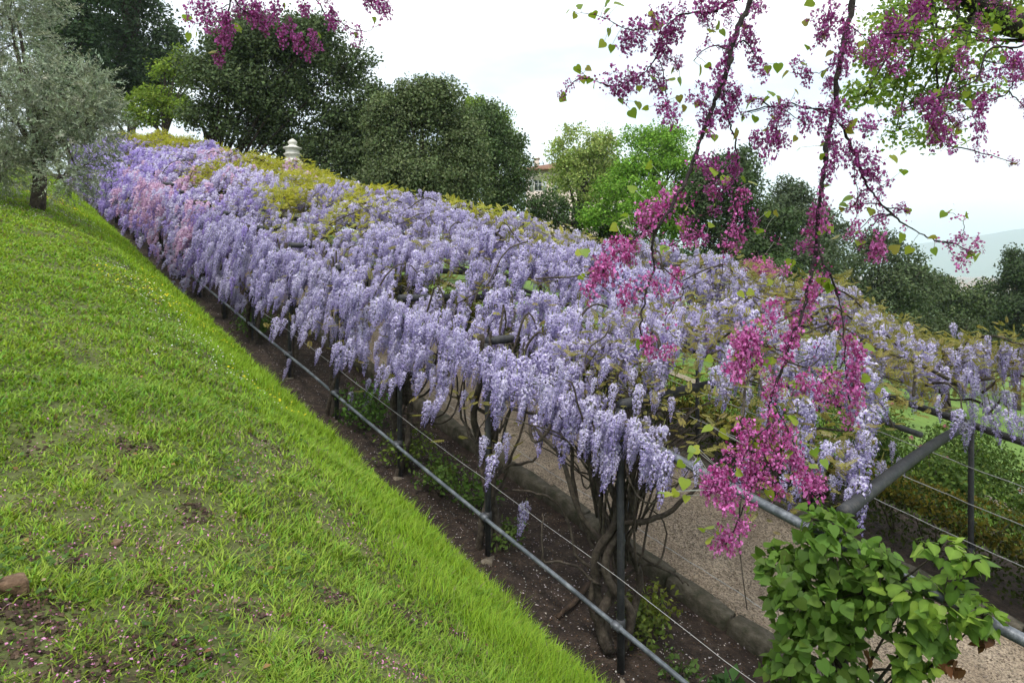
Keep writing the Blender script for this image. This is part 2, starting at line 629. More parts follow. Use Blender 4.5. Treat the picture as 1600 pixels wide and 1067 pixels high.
for n in range(-1, NP):
    y = 2.0 * n
    p = np.array([0, y, S * y])
    b = post_mesh(MB(), p, 2.44)
    b.build('post', M['iron'], perg)
    if n < 8:
        post_mesh(MB(), farpt(y, 0), 2.0).build('post', M['iron'], perg)
    # arched cross pipe
    q = np.linspace(0, 1, 12)
    pts = np.array([p * (1 - t) + farpt(y, 0) * t + [0, 0, 2.47 * (1 - t) + 2.06 * t + .05 * math.sin(math.pi * t)] for t in q])
    MB().tube(pts, .05, 10).build('cross_pipe', M['iron'], perg, True)
    # small concrete footing
    if 0 <= n < 5:
        b = MB()
        an = np.sort(rng.uniform(0, 6.28, 7)) + np.arange(7) * .01
        rr_ = rng.uniform(.07, .14, 7)
        o_ = p + [rng.uniform(-.08, 0), rng.uniform(-.12, .05), 0]
        ring = np.stack([np.cos(an) * rr_, np.sin(an) * rr_, np.zeros(7)], 1)
        b.add(np.concatenate([ring + o_, ring * .86 + o_ + [0, 0, .055] + rng.uniform(-.012, .012, (7, 3))]),
              [np.array([[q, (q + 1) % 7, 7 + (q + 1) % 7, 7 + q] for q in range(7)]), np.array([[7 + q for q in range(7)]])])
        b.build('footing', M['footing'], perg)
Y0, Y1 = -4.6, 2.0 * NP - 1


def lpipe(name, x, z, r, m, y0=Y0, y1=Y1, sag=0, sides=10):
    ys = np.linspace(y0, y1, 40 if not sag else 120)
    zz = S * ys + z + (vnoise(ys, ys * 0 + z, 2.3, 77) - .5) * .03 - sag * np.abs(np.sin(ys / 2 * math.pi)) + (rng.normal(size=len(ys)) * .003 if sag else 0)
    MB().tube(np.stack([np.full_like(ys, x), ys, zz], 1), r, sides).build(name, m, perg, True)


for y in np.arange(-4, 16, 2.0):
    c_ = np.array([-.055, y, S * y + .49])
    MB().tube([c_ - [0, .045, .045 * S], c_ + [0, .045, .045 * S]], .036, 10).build('coupling', M['greypipe'], perg)
lpipe('eave_pipe', -.075, EA + .045, .036, M['greypipe'])
lpipe('eave_pipe', 5.0, 2.05, .045, M['iron'], y1=16)
lpipe('lower_rail', -.055, .49, .023, M['pipe'])
for x, z in ((1.6, 2.72), (3.3, 2.62)):
    lpipe('purlin', x, z, .025, M['iron'], y0=-1.9 if x < 2 else .5)
lpipe('wire', -.05, .93, .0026, M['wire'], sag=.012, sides=5)
lpipe('wire', 1.75, .30, .004, M['wire'], sag=.02, sides=5, y1=8)
lpipe('wire', 4.95, .62, .006, M['wire'], sag=.012, sides=5, y1=14)
lpipe('wire', 4.95, 1.1, .006, M['wire'], sag=.012, sides=5, y1=14)
lpipe('wire', 4.95, 1.55, .006, M['wire'], sag=.012, sides=5, y1=14)
# diagonal brace from lower rail at the first post
MB().tube([np.array([.02, .02, 1.1]), np.array([1.05, .7, 1.75])], .022, 8).build('brace', M['pipe'], perg, True)

# ------------------------------------------------------------------ wisteria
CX = [-.6, -.25, 0, .5, 1, 1.5, 2, 2.6, 3.3, 4.2, 5.0, 5.5]
CZ = [1.7, 2.2, 2.48, 2.82, 3.06, 3.22, 3.32, 3.40, 3.38, 3.2, 2.7, 2.15]


def canopy(X, Y):
    return np.interp(X, CX, CZ) + S * np.asarray(Y) + (vnoise(X, Y, .85, 11) - .5) * .55 + (vnoise(X, Y, .38, 12) - .5) * .28 \
        + (vnoise(X, Y, 3.0, 13) - .5) * .2


def raceme(nf, two=True, fsz=.055, seed=0):
    """unit raceme hanging from origin to z=-1; returns verts, faces, tone per vertex (0 pale banner .. 1 deep keel/buds)"""
    r = np.random.default_rng(seed)
    t = np.sqrt(r.uniform(.0, 1, nf)) if False else r.beta(1.15, 1.5, nf)
    rad = .175 * np.clip((1 - t) ** .75, .12, 1) * np.clip(t * 9, .45, 1)
    an = r.uniform(0, 2 * math.pi, nf)
    d = np.stack([np.cos(an), np.sin(an), r.uniform(-.5, .35, nf)], 1)
    rr = rad * r.uniform(.55, 1.08, nf)
    P = np.stack([np.cos(an) * rr, np.sin(an) * rr, -t + r.uniform(-.02, .02, nf)], 1)
    sz = fsz * np.clip(1.25 - .75 * t, .4, 1.2) * r.uniform(.8, 1.25, nf)
    zz = unit(d + r.normal(size=(nf, 3)) * .35)
    a = np.array([[0, 0, 1.]])
    x = unit(np.cross(np.broadcast_to(a, zz.shape), zz))
    y = np.cross(zz, x)
    B = np.stack([x, y, zz], 2) * sz[:, None, None]
    ban = np.array([[-.75, .05, .1], [0, -.25, .0], [.75, .05, .1], [0, .95, -.25]])
    keel = np.array([[-.38, -.25, .25], [0, -.95, .65], [.38, -.25, .25], [0, .1, .45]])
    tv = np.concatenate([ban, keel]) if two else ban * 1.25
    tf = np.array([[0, 1, 2, 3], [4, 5, 6, 7]]) if two else np.array([[0, 1, 2, 3]])
    V = np.einsum('nij,kj->nki', B, tv) + P[:, None]
    k = len(tv)
    Fc = (tf[None] + (np.arange(nf) * k)[:, None, None]).reshape(-1, 4)
    tone = np.zeros((nf, k))
    tone[:, :4] = (.0 + .8 * t ** 1.5)[:, None] + r.uniform(-.3, .4, nf)[:, None]
    if two:
        tone[:, 4:] = (.8 + .2 * t)[:, None] + r.uniform(-.15, .15, nf)[:, None]
    tone[:, 1] *= .45          # pale throat
    return V.reshape(-1, 3), [Fc], np.clip(tone.ravel(), 0, 1)


PAL = {'lavender': (np.array([.80, .76, .90]), np.array([.25, .19, .48])),
       'violet': (np.array([.58, .48, .82]), np.array([.20, .12, .44])),
       'pink': (np.array([.80, .60, .74]), np.array([.52, .26, .48])),
       'pale': (np.array([.80, .77, .88]), np.array([.36, .30, .56]))}


def tonecol(pal, tone):
    a, b = PAL[pal]
    return a + (b - a) * tone[..., None]


HI = [raceme(230, True, .037, s) for s in range(5)]
MIDL = [raceme(96, True, .056, 20 + s) for s in range(4)]
LOWL = [raceme(56, False, .075, 40 + s) for s in range(3)]
RMESH = {}
for pal in PAL:
    for i, (v, f, t) in enumerate(HI):
        b = MB().add(v, f, tonecol(pal, t))
        b.tube([(0, 0, .12), (0, 0, -.5), (0, 0, -.92)], [.012, .009, .005], 3, (.16, .17, .06))
        me = b.mesh('raceme')
        me.materials.append(M['flower'])
        RMESH[pal, i] = me

# pinnate leaf template (unit length along y)
pv, pf = [], []
for k in range(6):
    for sgn in (-1, 1):
        y = .15 + .13 * k
        ln = .34 - .02 * abs(k - 2)
        ax = np.array([sgn * .8, .55, -.12])
        ax /= np.linalg.norm(ax)
        side = np.cross(ax, [0, 0, 1.])
        o = len(pv)
        p0 = np.array([0, y, -.05 * y])
        pv += [p0, p0 + ax * ln * .5 + side * .065 + [0, 0, .02], p0 + ax * ln - [0, 0, .05], p0 + ax * ln * .5 - side * .065 + [0, 0, .02]]
        pf += [(o, o + 1, o + 2, o + 3)]
o = len(pv)
pv += [np.array([0, .9, -.04]), np.array([.07, 1.05, -.06]), np.array([0, 1.25, -.12]), np.array([-.07, 1.05, -.06])]
pf += [(o, o + 1, o + 2, o + 3)]
o = len(pv)
pv += [np.array([-.012, 0, 0]), np.array([.012, 0, 0]), np.array([.008, .95, -.045]), np.array([-.008, .95, -.045])]
pf += [(o, o + 1, o + 2, o + 3)]
PIN_V, PIN_F = np.array(pv), [np.array(pf)]


def leafcols(n, base, var=.25, alt=None, altp=.3):
    base = np.array(base)
    c = np.tile(base, (n, 1))
    if alt is not None:
        c[rng.uniform(size=n) < altp] = alt
    return np.clip(c * (1 + rng.uniform(-var, var, (n, 1))) * (1 + rng.uniform(-.08, .08, (n, 3))), .004, 1)


ORD = ['first', 'second', 'third', 'fourth', 'fifth', 'sixth', 'seventh', 'eighth', 'ninth', 'tenth', 'eleventh', 'twelfth',
       'thirteenth', 'fourteenth', 'fifteenth', 'sixteenth', 'seventeenth', 'eighteenth']


def stem(mb, pts, r, n=18, wob=.03, sides=6):
    q = bez(pts, n)
    w = rng.normal(size=(n, 3)) * wob
    w[0] = w[-1] = 0
    w = (w + np.roll(w, 1, 0)) / 2
    mb.tube(q + w, r, sides)
    return q


PKEY = {p: i for i, p in enumerate(PAL)}
PROTO = {}


def proto_racemes(lod, t, base):
    """one real raceme of every colour and shape, hanging inside the first crown that needs it; the joined blossom repeats their shapes"""
    if lod not in PROTO:
        out = []
        for pal in PAL:
            for i in range(5 if lod == 'high' else 3):
                if lod == 'high':
                    me = RMESH[pal, i]
                else:
                    v, f, tn = LOWL[i]
                    me = MB().add(v, f, tonecol(pal, tn)).mesh('raceme')
                    me.materials.append(M['flower'])
                x, y = rng.uniform(.4, 2.4), base[1] + rng.uniform(-.6, .6)
                o = link('raceme', me, t, (x, y, float(canopy(x, y)) - .1))
                o.scale = (.3, .3, .3)
                out.append(o)
        PROTO[lod] = out
    return PROTO[lod]


def proto_leaves(t, base):
    if 'leaf' not in PROTO:
        out = []
        for c in [(.25, .23, .06), (.20, .19, .05), (.32, .29, .08), (.27, .22, .065), (.44, .42, .06), (.40, .42, .08), (.50, .46, .07), (.36, .35, .055)]:
            me = MB().add(PIN_V, PIN_F, np.array(c)).mesh('leaf')
            me.materials.append(M['vleaf'])
            x, y = rng.uniform(.2, 2.0), base[1] + rng.uniform(-1, .6)
            o = link('leaf', me, t, (x, y, float(canopy(x, y))))
            o.scale = (.1, .1, .1)
            out.append(o)
        PROTO['leaf'] = out
    return PROTO['leaf']


def vine(n):
    """wisteria growing at post n, its crown spreading over one bay"""
    yb = 2.0 * n
    base = np.array([.05, yb + .12, S * (yb + .12)])
    d = n / 1.0
    if n == 0:
        lab = 'lavender wisteria on the nearest post with a thick dark trunk of many twisted stems'
    elif n <= 9:
        lab = f'lavender wisteria vine with a bare trunk on the {ORD[n]} post from the near end'
    elif n <= 12:
        lab = f'wisteria with pink and lilac blossom on the {ORD[n]} post from the near end'
    else:
        lab = f'deep violet wisteria far up the slope on the {ORD[n]} post from the near end'
    t = thing('wisteria_vine', base, lab, 'wisteria', 'wisteria vines trained along the pergola')
    # ---- trunk and stems
    b = MB()
    if n == 0:
        D = 6.36
        A = lambda x, y, dd=0.0: at(x, y, D + dd)
        foot = [A(952, 1018, -.02), A(965, 1030, .05), A(940, 1005, .12), A(975, 1020, .16), A(955, 1025, .2)]
        stem(b, [foot[0], A(938, 960, .02), A(968, 900, .1), A(955, 820, .1), A(975, 740, .12), A(965, 670, .2)], [.06, .05, .045, .04, .03], 26, .012, 9)
        stem(b, [foot[1], A(985, 960, -.02), A(945, 890, -.05), A(985, 800, .0), A(1005, 720, .1), A(1000, 640, .3)], [.045, .04, .035, .028], 26, .012, 8)
        stem(b, [foot[2], A(925, 930, .2), A(950, 850, .25), A(930, 760, .2), A(915, 700, .25), A(900, 640, .4)], [.04, .034, .028, .022], 24, .012, 7)
        stem(b, [foot[3], A(1000, 900, .2), A(975, 830, .25), A(1010, 760, .3), A(1040, 700, .5), A(1080, 640, .8)], [.04, .032, .026, .02], 24, .012, 7)
        stem(b, [foot[4], A(930, 880, .0), A(965, 800, -.04), A(940, 720, -.08), A(965, 660, -.05)], [.045, .035, .03], 22, .012, 7)
        # looping side stems
        stem(b, [A(945, 850, .05), A(905, 800, .0), A(880, 720, .05), A(845, 680, .1), A(830, 665, .15), A(836, 690, .1), A(858, 672, .1), A(852, 650, .2), A(800, 640, .3)], [.026, .022, .018, .014], 36, .006)
        stem(b, [A(950, 870, .1), A(915, 830, .1), A(895, 740, .1), A(890, 690, .2), A(850, 660, .3)], [.024, .02, .014], 22, .01)
        stem(b, [A(955, 830, 0), A(940, 790, 0), A(925, 720, .0), A(905, 650, .1), A(890, 600, .2)], [.022, .018, .014], 22, .01)
        stem(b, [A(965, 815, -.05), A(1010, 815, -.1), A(1050, 798, -.1), A(1085, 765, -.05), A(1130, 740, .1)], [.03, .026, .02, .012], 22, .01)
        stem(b, [A(985, 780, 0), A(1020, 745, .1), A(1045, 700, .2), A(1075, 680, .3)], [.022, .018, .012], 20, .01)
        stem(b, [A(940, 915, 0), A(890, 880, -.05), A(850, 875, -.1), A(848, 820, -.05), A(850, 800, 0)], [.014, .011, .007], 22, .012)
        stem(b, [A(955, 900, .1), A(905, 870, .2), A(880, 800, .3), A(840, 770, .3), A(800, 765, .4)], [.016, .013, .009], 22, .012)
        stem(b, [A(960, 920, .2), A(1010, 880, .3), A(1060, 905, .4), A(1075, 915, .4)], [.018, .014, .008], 18, .012)
        stem(b, [A(990, 860, .2), A(1030, 880, .3), A(1040, 820, .4), A(1010, 790, .4)], [.012, .01, .006], 18, .01)
        for k in range(46):
            x0 = rng.uniform(930, 1000)
            e = rng.normal(size=2) * np.array([75, 45])
            stem(b, [A(x0, rng.uniform(700, 900), rng.uniform(-.1, .3)), A(x0 + e[0] * .5, 700 + e[1], rng.uniform(-.3, .5)), A(x0 + e[0] * 1.5, 650 + e[1] * .5, rng.uniform(-.3, .9))], [.013, .009, .005], 16, .016, 5)
    else:
        ns = 3 if n < 6 else 2
        for k in range(ns):
            th = rng.uniform(0, 6.28)
            w = rng.uniform(.06, .14)
            hs = np.linspace(0, EA + .3, 7)
            pts = [base + [math.cos(th + h * 2.2) * w + .02, math.sin(th + h * 2.2) * w, h - .06] for h in hs]
            stem(b, pts, [.06 / (1 + .35 * k), .045, .03], 24, .014, 7)
        for k in range(20 if n < 5 else 5):
            h0 = rng.uniform(.5, 1.9)
            e = np.array([rng.uniform(-.25, 1.2), rng.uniform(-.9, .9), 0])
            stem(b, [base + [0, 0, h0], base + e * .35 + [0, 0, h0 + rng.uniform(-.1, .5)], base + e * .8 + [0, 0, h0 + rng.uniform(.1, 1.0)], base + e + [0, 0, EA + rng.uniform(-.3, .3)]],
                 [.022, .015, .009], 18, .02, 6)
    b.build('trunk', M['vine'], t, True)
    # ---- stems lying over the frame
    b = MB()
    ya, yz = (yb - 3.3, yb + 1) if n == 0 else (yb - 1, yb + 1)
    for k in range(150 if n == 0 else (34 if n < 5 else 12)):
        x, y = rng.uniform(-.2, 4.6), rng.uniform(ya, yz)
        an = rng.uniform(0, 6.28)
        pts = []
        ln = rng.uniform(.5, 1.6)
        lift = rng.uniform(-.55, .0)
        for q in range(5):
            xx, yy = x + math.cos(an) * ln * q / 4, y + math.sin(an) * ln * q / 4
            if xx < -.3 or xx > 5.2 or yy < (-2.1 if xx < 3.3 else -3.3):
                break
            pts.append([xx, yy, float(canopy(xx, yy)) + lift + .1 * math.sin(q * 1.5)])
            an += rng.uniform(-.4, .4)
        if len(pts) > 2:
            stem(b, pts, [rng.uniform(.008, .02), .01, .004], 12, .014, 5)
    b.build('stems', M['vine'], t, True, kind='stuff')
    # ---- racemes
    X, Y, Z, Lh, tilt = [], [], [], [], []
    area = (yz - ya) * 5.2
    nb = int(area * (25 if n else 22))
    bx, by = rng.uniform(-.5, 5.2, nb), rng.uniform(ya, yz, nb)
    m = rng.integers(1, 9, nb)
    x = np.repeat(bx, m) + rng.normal(size=m.sum()) * .09
    y = np.clip(np.repeat(by, m) + rng.normal(size=m.sum()) * .09, ya, None)
    N = len(x)
    keep = np.ones(N, bool)
    keep &= (x < 3.3) | (rng.uniform(size=N) < (.35 if n else .7))
    if n == 0:          # only the far side runs on past the end beam
        keep &= (y > -1.95) | (x > 3.3)
    if n == 0:          # thin near end, bare stems and young leaves show
        g = np.clip((y + 1.9) / 2.4, 0, 1)
        keep &= rng.uniform(size=N) < (.62 + .35 * g) * np.where(x < .5, .8, 1)
        keep &= vnoise(x, y, .7, 31) > .30 - .18 * g
    else:
        keep &= vnoise(x, y, .45, 33) > .16
    # young-leaf patches on the top further up the slope carry fewer flowers
    gold = gold_mask(x, y)
    keep &= rng.uniform(size=N) > gold * .93
    x, y = x[keep], y[keep]
    X.append(x); Y.append(y); Z.append(canopy(x, y) + rng.uniform(-.28, .06, len(x)))
    # curtain along the front eave
    ncur = {0: 60, 1: 60, 2: 75, 3: 90, 4: 110, 5: 130}.get(n, 210)
    bot = {0: 2.3, 1: 2.0, 2: 1.82, 3: 1.6, 4: 1.35, 5: .95, 6: .8}.get(n, .55)
    nb = max(4, ncur // 6)
    by = rng.uniform(yb - (.4 if n == 0 else 1.0), yz, nb)
    gap = vnoise(by, by * 0 + n, .42, 43)
    by = by[gap > (.38 if n < 6 else .2)]
    nb = len(by)
    bx = rng.uniform(-.6, .1, nb)
    lowz = np.clip(bot + (vnoise(by, by * 0, .45, 41) - .45) * 1.5, .4, 2.35)
    bz = lowz + (2.5 - lowz) * rng.beta(1.4, 1.0, nb)
    m = rng.integers(3, 11, nb)
    y = np.repeat(by, m) + rng.normal(size=m.sum()) * .1
    x = np.repeat(bx, m) + rng.normal(size=m.sum()) * .09
    z = S * y + np.repeat(bz, m) + rng.normal(size=m.sum()) * .11
    X.append(x); Y.append(y); Z.append(z)
    ne = 40 if n < 5 else 26
    y = rng.uniform(yb - (.9 if n == 0 else 1.0), yz, ne)
    x = rng.uniform(-.30, -.06, ne)
    X.append(x); Y.append(y); Z.append(S * y + 2.40 + rng.uniform(-.12, .14, ne))
    if n == 0:
        ex = [(905, 640), (925, 655), (940, 680), (970, 640), (985, 660), (1000, 600), (1020, 610), (1035, 590), (1010, 650), (960, 600), (990, 575), (1050, 620),
              (860, 590), (845, 585), (870, 605), (885, 580), (850, 610), (1055, 700), (1035, 710), (1075, 720), (1330, 640), (1250, 560), (1220, 600),
              (915, 670), (980, 690), (1025, 560), (950, 560), (930, 590), (875, 560), (835, 570), (1010, 700)]
        e = np.array([at(px, py, rng.uniform(5.9, 6.5)) for px, py in ex])
        X.append(e[:, 0]); Y.append(e[:, 1]); Z.append(e[:, 2])
        ex = [(1520, 630), (1545, 625), (1575, 640), (1500, 640), (1595, 650), (1535, 560), (1460, 560), (1480, 540), (1395, 690), (1405, 715), (1380, 720), (1560, 560), (1585, 590), (1440, 580), (1500, 590), (1550, 600), (1570, 610), (1590, 560), (1470, 590), (1500, 520), (1520, 530), (1420, 540), (1360, 520), (1330, 500), (1380, 545), (1490, 505), (1540, 650), (1510, 660)]
        e = np.array([at(px, py, rng.uniform(6.0, 7.0) if py > 600 else rng.uniform(7, 8)) for px, py in ex])
        X.append(e[:, 0]); Y.append(e[:, 1]); Z.append(e[:, 2])
    low_r = {2: [(598, 570), (606, 585)], 3: [(550, 612), (578, 592), (580, 615), (572, 628), (530, 560)], 4: [(452, 560), (448, 575)], 1: [(822, 785), (740, 620), (728, 610)]}
    if n in low_r:
        e = np.array([at(px, py, 6.17 + 1.553 * n + (-.15 if n != 1 else 0)) for px, py in low_r[n]])
        X.append(e[:, 0]); Y.append(e[:, 1]); Z.append(e[:, 2])
        if n == 3:
            sb = MB()
            stem(sb, [base + [.0, 0, .45], at(600, 640, 10.7), at(560, 605, 10.6), at(545, 605, 10.6)], [.014, .008], 14, .01, 5)
            sb.build('side_stem', M['vine'], t, True)
    if n == 0:
        ok = [~((q < .35) & (w - S * r < 2.12) & (j < len(X) - 2)) & ~((j == 0) & (q < .1) & (r < -.9)) for j, (q, r, w) in enumerate(zip(X, Y, Z))]
        X, Y, Z = [q[k] for q, k in zip(X, ok)], [q[k] for q, k in zip(Y, ok)], [q[k] for q, k in zip(Z, ok)]
    P = np.stack([np.concatenate(X), np.concatenate(Y), np.concatenate(Z)], 1)
    N = len(P)
    Lh = rng.uniform(.12, .28, N) + rng.beta(1, 3, N) * .36
    # colours
    v1 = vnoise(P[:, 0], P[:, 1], 1.2, 51) + rng.normal(size=N) * .12
    pal = np.full(N, 'lavender', dtype=object)
    pal[v1 > .72] = 'pale'
    if n >= 5:
        pal[rng.uniform(size=N) < .10 * (n - 4) * np.where(P[:, 0] < .6, 1, .5)] = 'violet'
    if 7 <= n <= 11:
        pk = vnoise(P[:, 0] * .7, P[:, 1], 1.5, 53) + rng.normal(size=N) * .1 + .22 * np.exp(-((P[:, 1] - 19.5) / 2.8) ** 2) + np.clip(P[:, 0], -.6, .8) * .14
        pal[pk + rng.normal(size=N) * .1 > .66] = 'pink'
    if n > 11:
        pal[:] = 'violet'
        pal[rng.uniform(size=N) < .3] = 'lavender'
    # hang direction: down, leaning away from the mound
    ln = np.stack([np.where(P[:, 0] < 2.4, -.28, .25) + rng.normal(size=N) * .1, rng.normal(size=N) * .12, -np.ones(N)], 1)
    dep = (P - CAM) @ FW
    vis = (P[:, 0] < 2.9) * 1.0 / dep
    if n > 4:
        part = np.zeros(N, bool)
    else:
        part = np.zeros(N, bool)
        part[np.argsort(-vis + rng.uniform(0, .04, N))[:{0: 290, 1: 200, 2: 170, 3: 130, 4: 90}[n]]] = True
    Bm = basis(-unit(ln))
    for i in np.where(part)[0]:
        o = link('raceme', RMESH[pal[i], random.randrange(5)], t, P[i])
        w = Lh[i] * rng.uniform(.9, 1.25)
        mm = Matrix(Bm[i].tolist()).to_4x4()
        o.rotation_euler = mm.to_euler()
        o.scale = (w, w, Lh[i])
    rest = np.where(~part)[0]
    if n > 6:
        lod, nv = 'low', 3
    else:
        lod, nv = 'high', 5
    if len(rest):
        pick = np.array([PKEY[q] for q in pal[rest]]) * nv + rng.integers(0, nv, len(rest))
        w = Lh[rest] * rng.uniform(.9, 1.3, len(rest))
        gn_scatter('blossom', 'racemes_' + lod, proto_racemes(lod, t, base), Bm[rest], np.stack([w, w, Lh[rest]], 1), P[rest], pick, M['flower'], t, kind='stuff')
    # ---- young leaves
    nl = 10000 if n == 0 else (900 if n < 6 else 900)
    x = rng.uniform(-.05 if n == 0 else -.5, 5.2, nl)
    y = rng.uniform(ya, yz, nl)
    if n == 0:
        k = rng.uniform(size=nl) < np.clip(1.15 - (y + 2) / 4, .3, 1)
        k &= vnoise(x, y, .6, 61) > .3
        k &= (y > -1.95) | (x > 3.3)
        k |= (x > 2.6) & ((y > -1.95) | (x > 3.3)) & (y < 1)
    else:
        k = rng.uniform(size=nl) < np.where(x < .8, .45, 1)
    x, y = x[k], y[k]
    P = np.stack([x, y, canopy(x, y) + (rng.uniform(-.35, .12, len(x)) if n == 0 else rng.uniform(-.6, -.02, len(x)))], 1)
    gx_ = rng.uniform(-.4, 5.2, 5200)
    gy_ = rng.uniform(ya, yz, 5200)
    g = gold_mask(gx_, gy_)
    kk = (rng.uniform(size=5200) < g * (.75 if n < 12 else 1)) if n > 1 else np.zeros(5200, bool)
    ng = int(kk.sum())
    P2 = np.stack([gx_[kk], gy_[kk], canopy(gx_[kk], gy_[kk]) + rng.uniform(-.25, .06, ng)], 1)
    Pa = np.concatenate([P, P2])
    na = len(Pa)
    pick = np.concatenate([rng.integers(0, 4, len(P)), rng.integers(4, 8, ng)])
    yd = rdir(na) * [1, 1, .5] + [0, 0, .1]
    sc_ = rng.uniform(.05, .12, na) if n == 0 else rng.uniform(.09, .18, na)
    if na:
        gn_scatter('foliage', 'pinnate_leaves', proto_leaves(t, base), basis_yz(yd, rdir(na) * .5 + [0, 0, 1]), np.repeat(sc_[:, None], 3, 1), Pa, pick, M['vleaf'], t, kind='stuff')
    return t


def gold_mask(x, y):
    """patches where yellow-green young leaves cover the top"""
    far_ = np.clip((y - 6.5) / 2.5, 0, 1) * np.clip((19.5 - y) / 2, 0, 1) * np.clip((x - .25) / .7, 0, 1)
    end = np.clip((y - 25) / 2, 0, 1) * np.clip((x - .9) / .8, 0, 1)
    pat = np.clip((vnoise(x, y, 1.1, 71) - .38) * 5 + (vnoise(x, y, .4, 72) - .5) * 2, 0, 1)
    ridge_ = np.clip((x - 2.5) / .4, 0, 1) * np.clip((y - 1) / 2, 0, 1) * np.clip((vnoise(x, y, .9, 74) - .45) * 3, 0, .5)
    return np.maximum(np.maximum(far_ * pat, end), ridge_)


for n in range(0, 18):
    vine(n)


# ------------------------------------------------------------------ trees
def crown(mb, lobes, n, size, base, var=.3, clump=26, spread=.34, flat=.5, tv=LEAF_V, alt=None, altp=.25, fill=.25, droop=0.0):
    """leaf faces in clumps through a crown made of lobes [(centre, (rx,ry,rz))]"""
    w = np.array([l[1][0] * l[1][2] for l in lobes])
    w = np.minimum(w, 6 * np.median(w))
    nc = max(8, n // clump)
    li = rng.choice(len(lobes), nc, p=w / w.sum())
    c = np.array([lobes[i][0] for i in li])
    r = np.array([lobes[i][1] for i in li])
    d = rdir(nc)
    d[:, 2] = np.where(d[:, 2] < -.3, d[:, 2] * .6, d[:, 2])
    d = unit(d)
    rad = np.where(rng.uniform(size=nc) < fill, rng.uniform(.3, .8, nc), rng.uniform(.82, 1.05, nc))
    cp = c + d * r * rad[:, None]
    k = np.repeat(np.arange(nc), clump)
    cs = rng.uniform(.6, 1.3, nc)
    sp = spread * cs[k][:, None]
    off = rng.normal(size=(len(k), 3)) * sp
    off *= np.minimum(1, 1.7 * sp / np.maximum(np.linalg.norm(off, axis=1, keepdims=True), 1e-6))
    P = cp[k] + off * [1, 1, .75]
    nrm = unit(d[k] * .7 + unit(off) * .6 + [0, 0, flat]) + rng.normal(size=(len(k), 3)) * .45
    yd = rdir(len(k)) + d[k] * .4 - np.array([0, 0, droop])
    s = size * rng.uniform(.65, 1.35, len(k))
    Mx = basis_yz(yd, nrm) * s[:, None, None]
    cc = leafcols(len(k), base, var, alt, altp) * rng.uniform(.75, 1.25, nc)[k][:, None]
    mb.inst(tv, LEAF_F, Mx, P - Mx[:, :, 1] * .5, cc)
    return mb


def tree(name, label, lob, depth, n, size, base, trunk_px=None, category='tree', group=None, mat_='leaf', spread=.3, clump=26, fill=.25, trunk_r=.25,
         alt=None, altp=.25, var=.3, dj=.12, limbs=7, flat=.5):
    lobes = []
    k = depth / F
    for (x, y, rx, ry) in lob:
        p = at(x, y, depth + rng.uniform(-dj, dj) * (rx + ry) * k * 2)
        R0 = np.array([rx * k, rx * k * .9, ry * k])
        lobes.append((p, R0 * .88))
        for _ in range(8):
            dd_ = rdir(1)[0]
            dd_[2] = abs(dd_[2]) if rng.uniform() < .7 else dd_[2]
            f_ = rng.uniform(.22, .48)
            lobes.append((p + dd_ * R0 * rng.uniform(.72, .98), np.full(3, R0.mean()) * f_ * [1, 1, .85]))
    cx = sum(l[0] for l in lobes) / len(lobes)
    if trunk_px is not None:
        cx = at(trunk_px, 300, depth)
    g = float(H(cx[0], cx[1], False))
    base_p = np.array([cx[0], cx[1], g - .1])
    t = thing(name, base_p, label, category, group)
    low_z = min(l[0][2] - l[1][2] * .2 for l in lobes)
    top_z = max(l[0][2] for l in lobes)
    b = MB()
    mid = np.array([cx[0], cx[1], max(g + 1.0, low_z)])
    q = bez([base_p, base_p * .5 + mid * .5 + [rng.uniform(-.1, .1), rng.uniform(-.1, .1), 0], mid, np.array([cx[0], cx[1], max(mid[2] + .5, top_z * .75 + mid[2] * .25)])], 12)
    b.tube(q, [trunk_r, trunk_r * .8, trunk_r * .7, trunk_r * .25], 8)
    idx = rng.permutation(len(lobes))
    for i in list(idx)[:limbs * 2]:
        e = lobes[i][0] + rdir(1)[0] * lobes[i][1] * .6
        s0 = q[rng.integers(5, 10)]
        b.tube(bez([s0, s0 * .5 + e * .5 + [0, 0, rng.uniform(-.2, .6)], e], 8), [trunk_r * .4, trunk_r * .25, trunk_r * .08], 5)
    b.build('trunk', M['bark'], t, True)
    b = MB()
    crown(b, lobes, n, size, base, var, clump, spread, flat, alt=alt, altp=altp, fill=fill)
    b.build('crown', M[mat_], t)
    return t


tree('cypress_tree', 'dark narrow cypress rising directly behind the silvery olive tree',
     [(100, 200, 52, 60), (105, 140, 55, 60), (112, 80, 52, 60), (118, 10, 45, 60), (118, -60, 34, 60), (118, -120, 18, 50)], 46, 40000, .24, (.045, .078, .032), mat_='oak', spread=.4, fill=.5, alt=(.06, .095, .036), dj=.05)
tree('cypress_tree', 'tall broad dark conifer right of the narrow cypress, bare trunk below',
     [(200, 130, 50, 45), (240, 115, 38, 45), (215, 60, 66, 50), (212, 0, 64, 55), (208, -70, 52, 60), (205, -140, 34, 60), (250, 160, 22, 20), (170, 150, 25, 30)], 52, 50000, .26, (.045, .075, .03), mat_='oak', spread=.45, fill=.5, alt=(.06, .088, .042), dj=.08, trunk_px=205, trunk_r=.4)
tree('spring_tree', 'small yellow-green tree between the tall conifer and the big dark oak',
     [(262, 140, 34, 38), (235, 165, 32, 28), (284, 105, 18, 26), (222, 186, 22, 14), (275, 175, 26, 25)], 44, 12000, .17, (.20, .28, .035), spread=.28, alt=(.14, .22, .03))
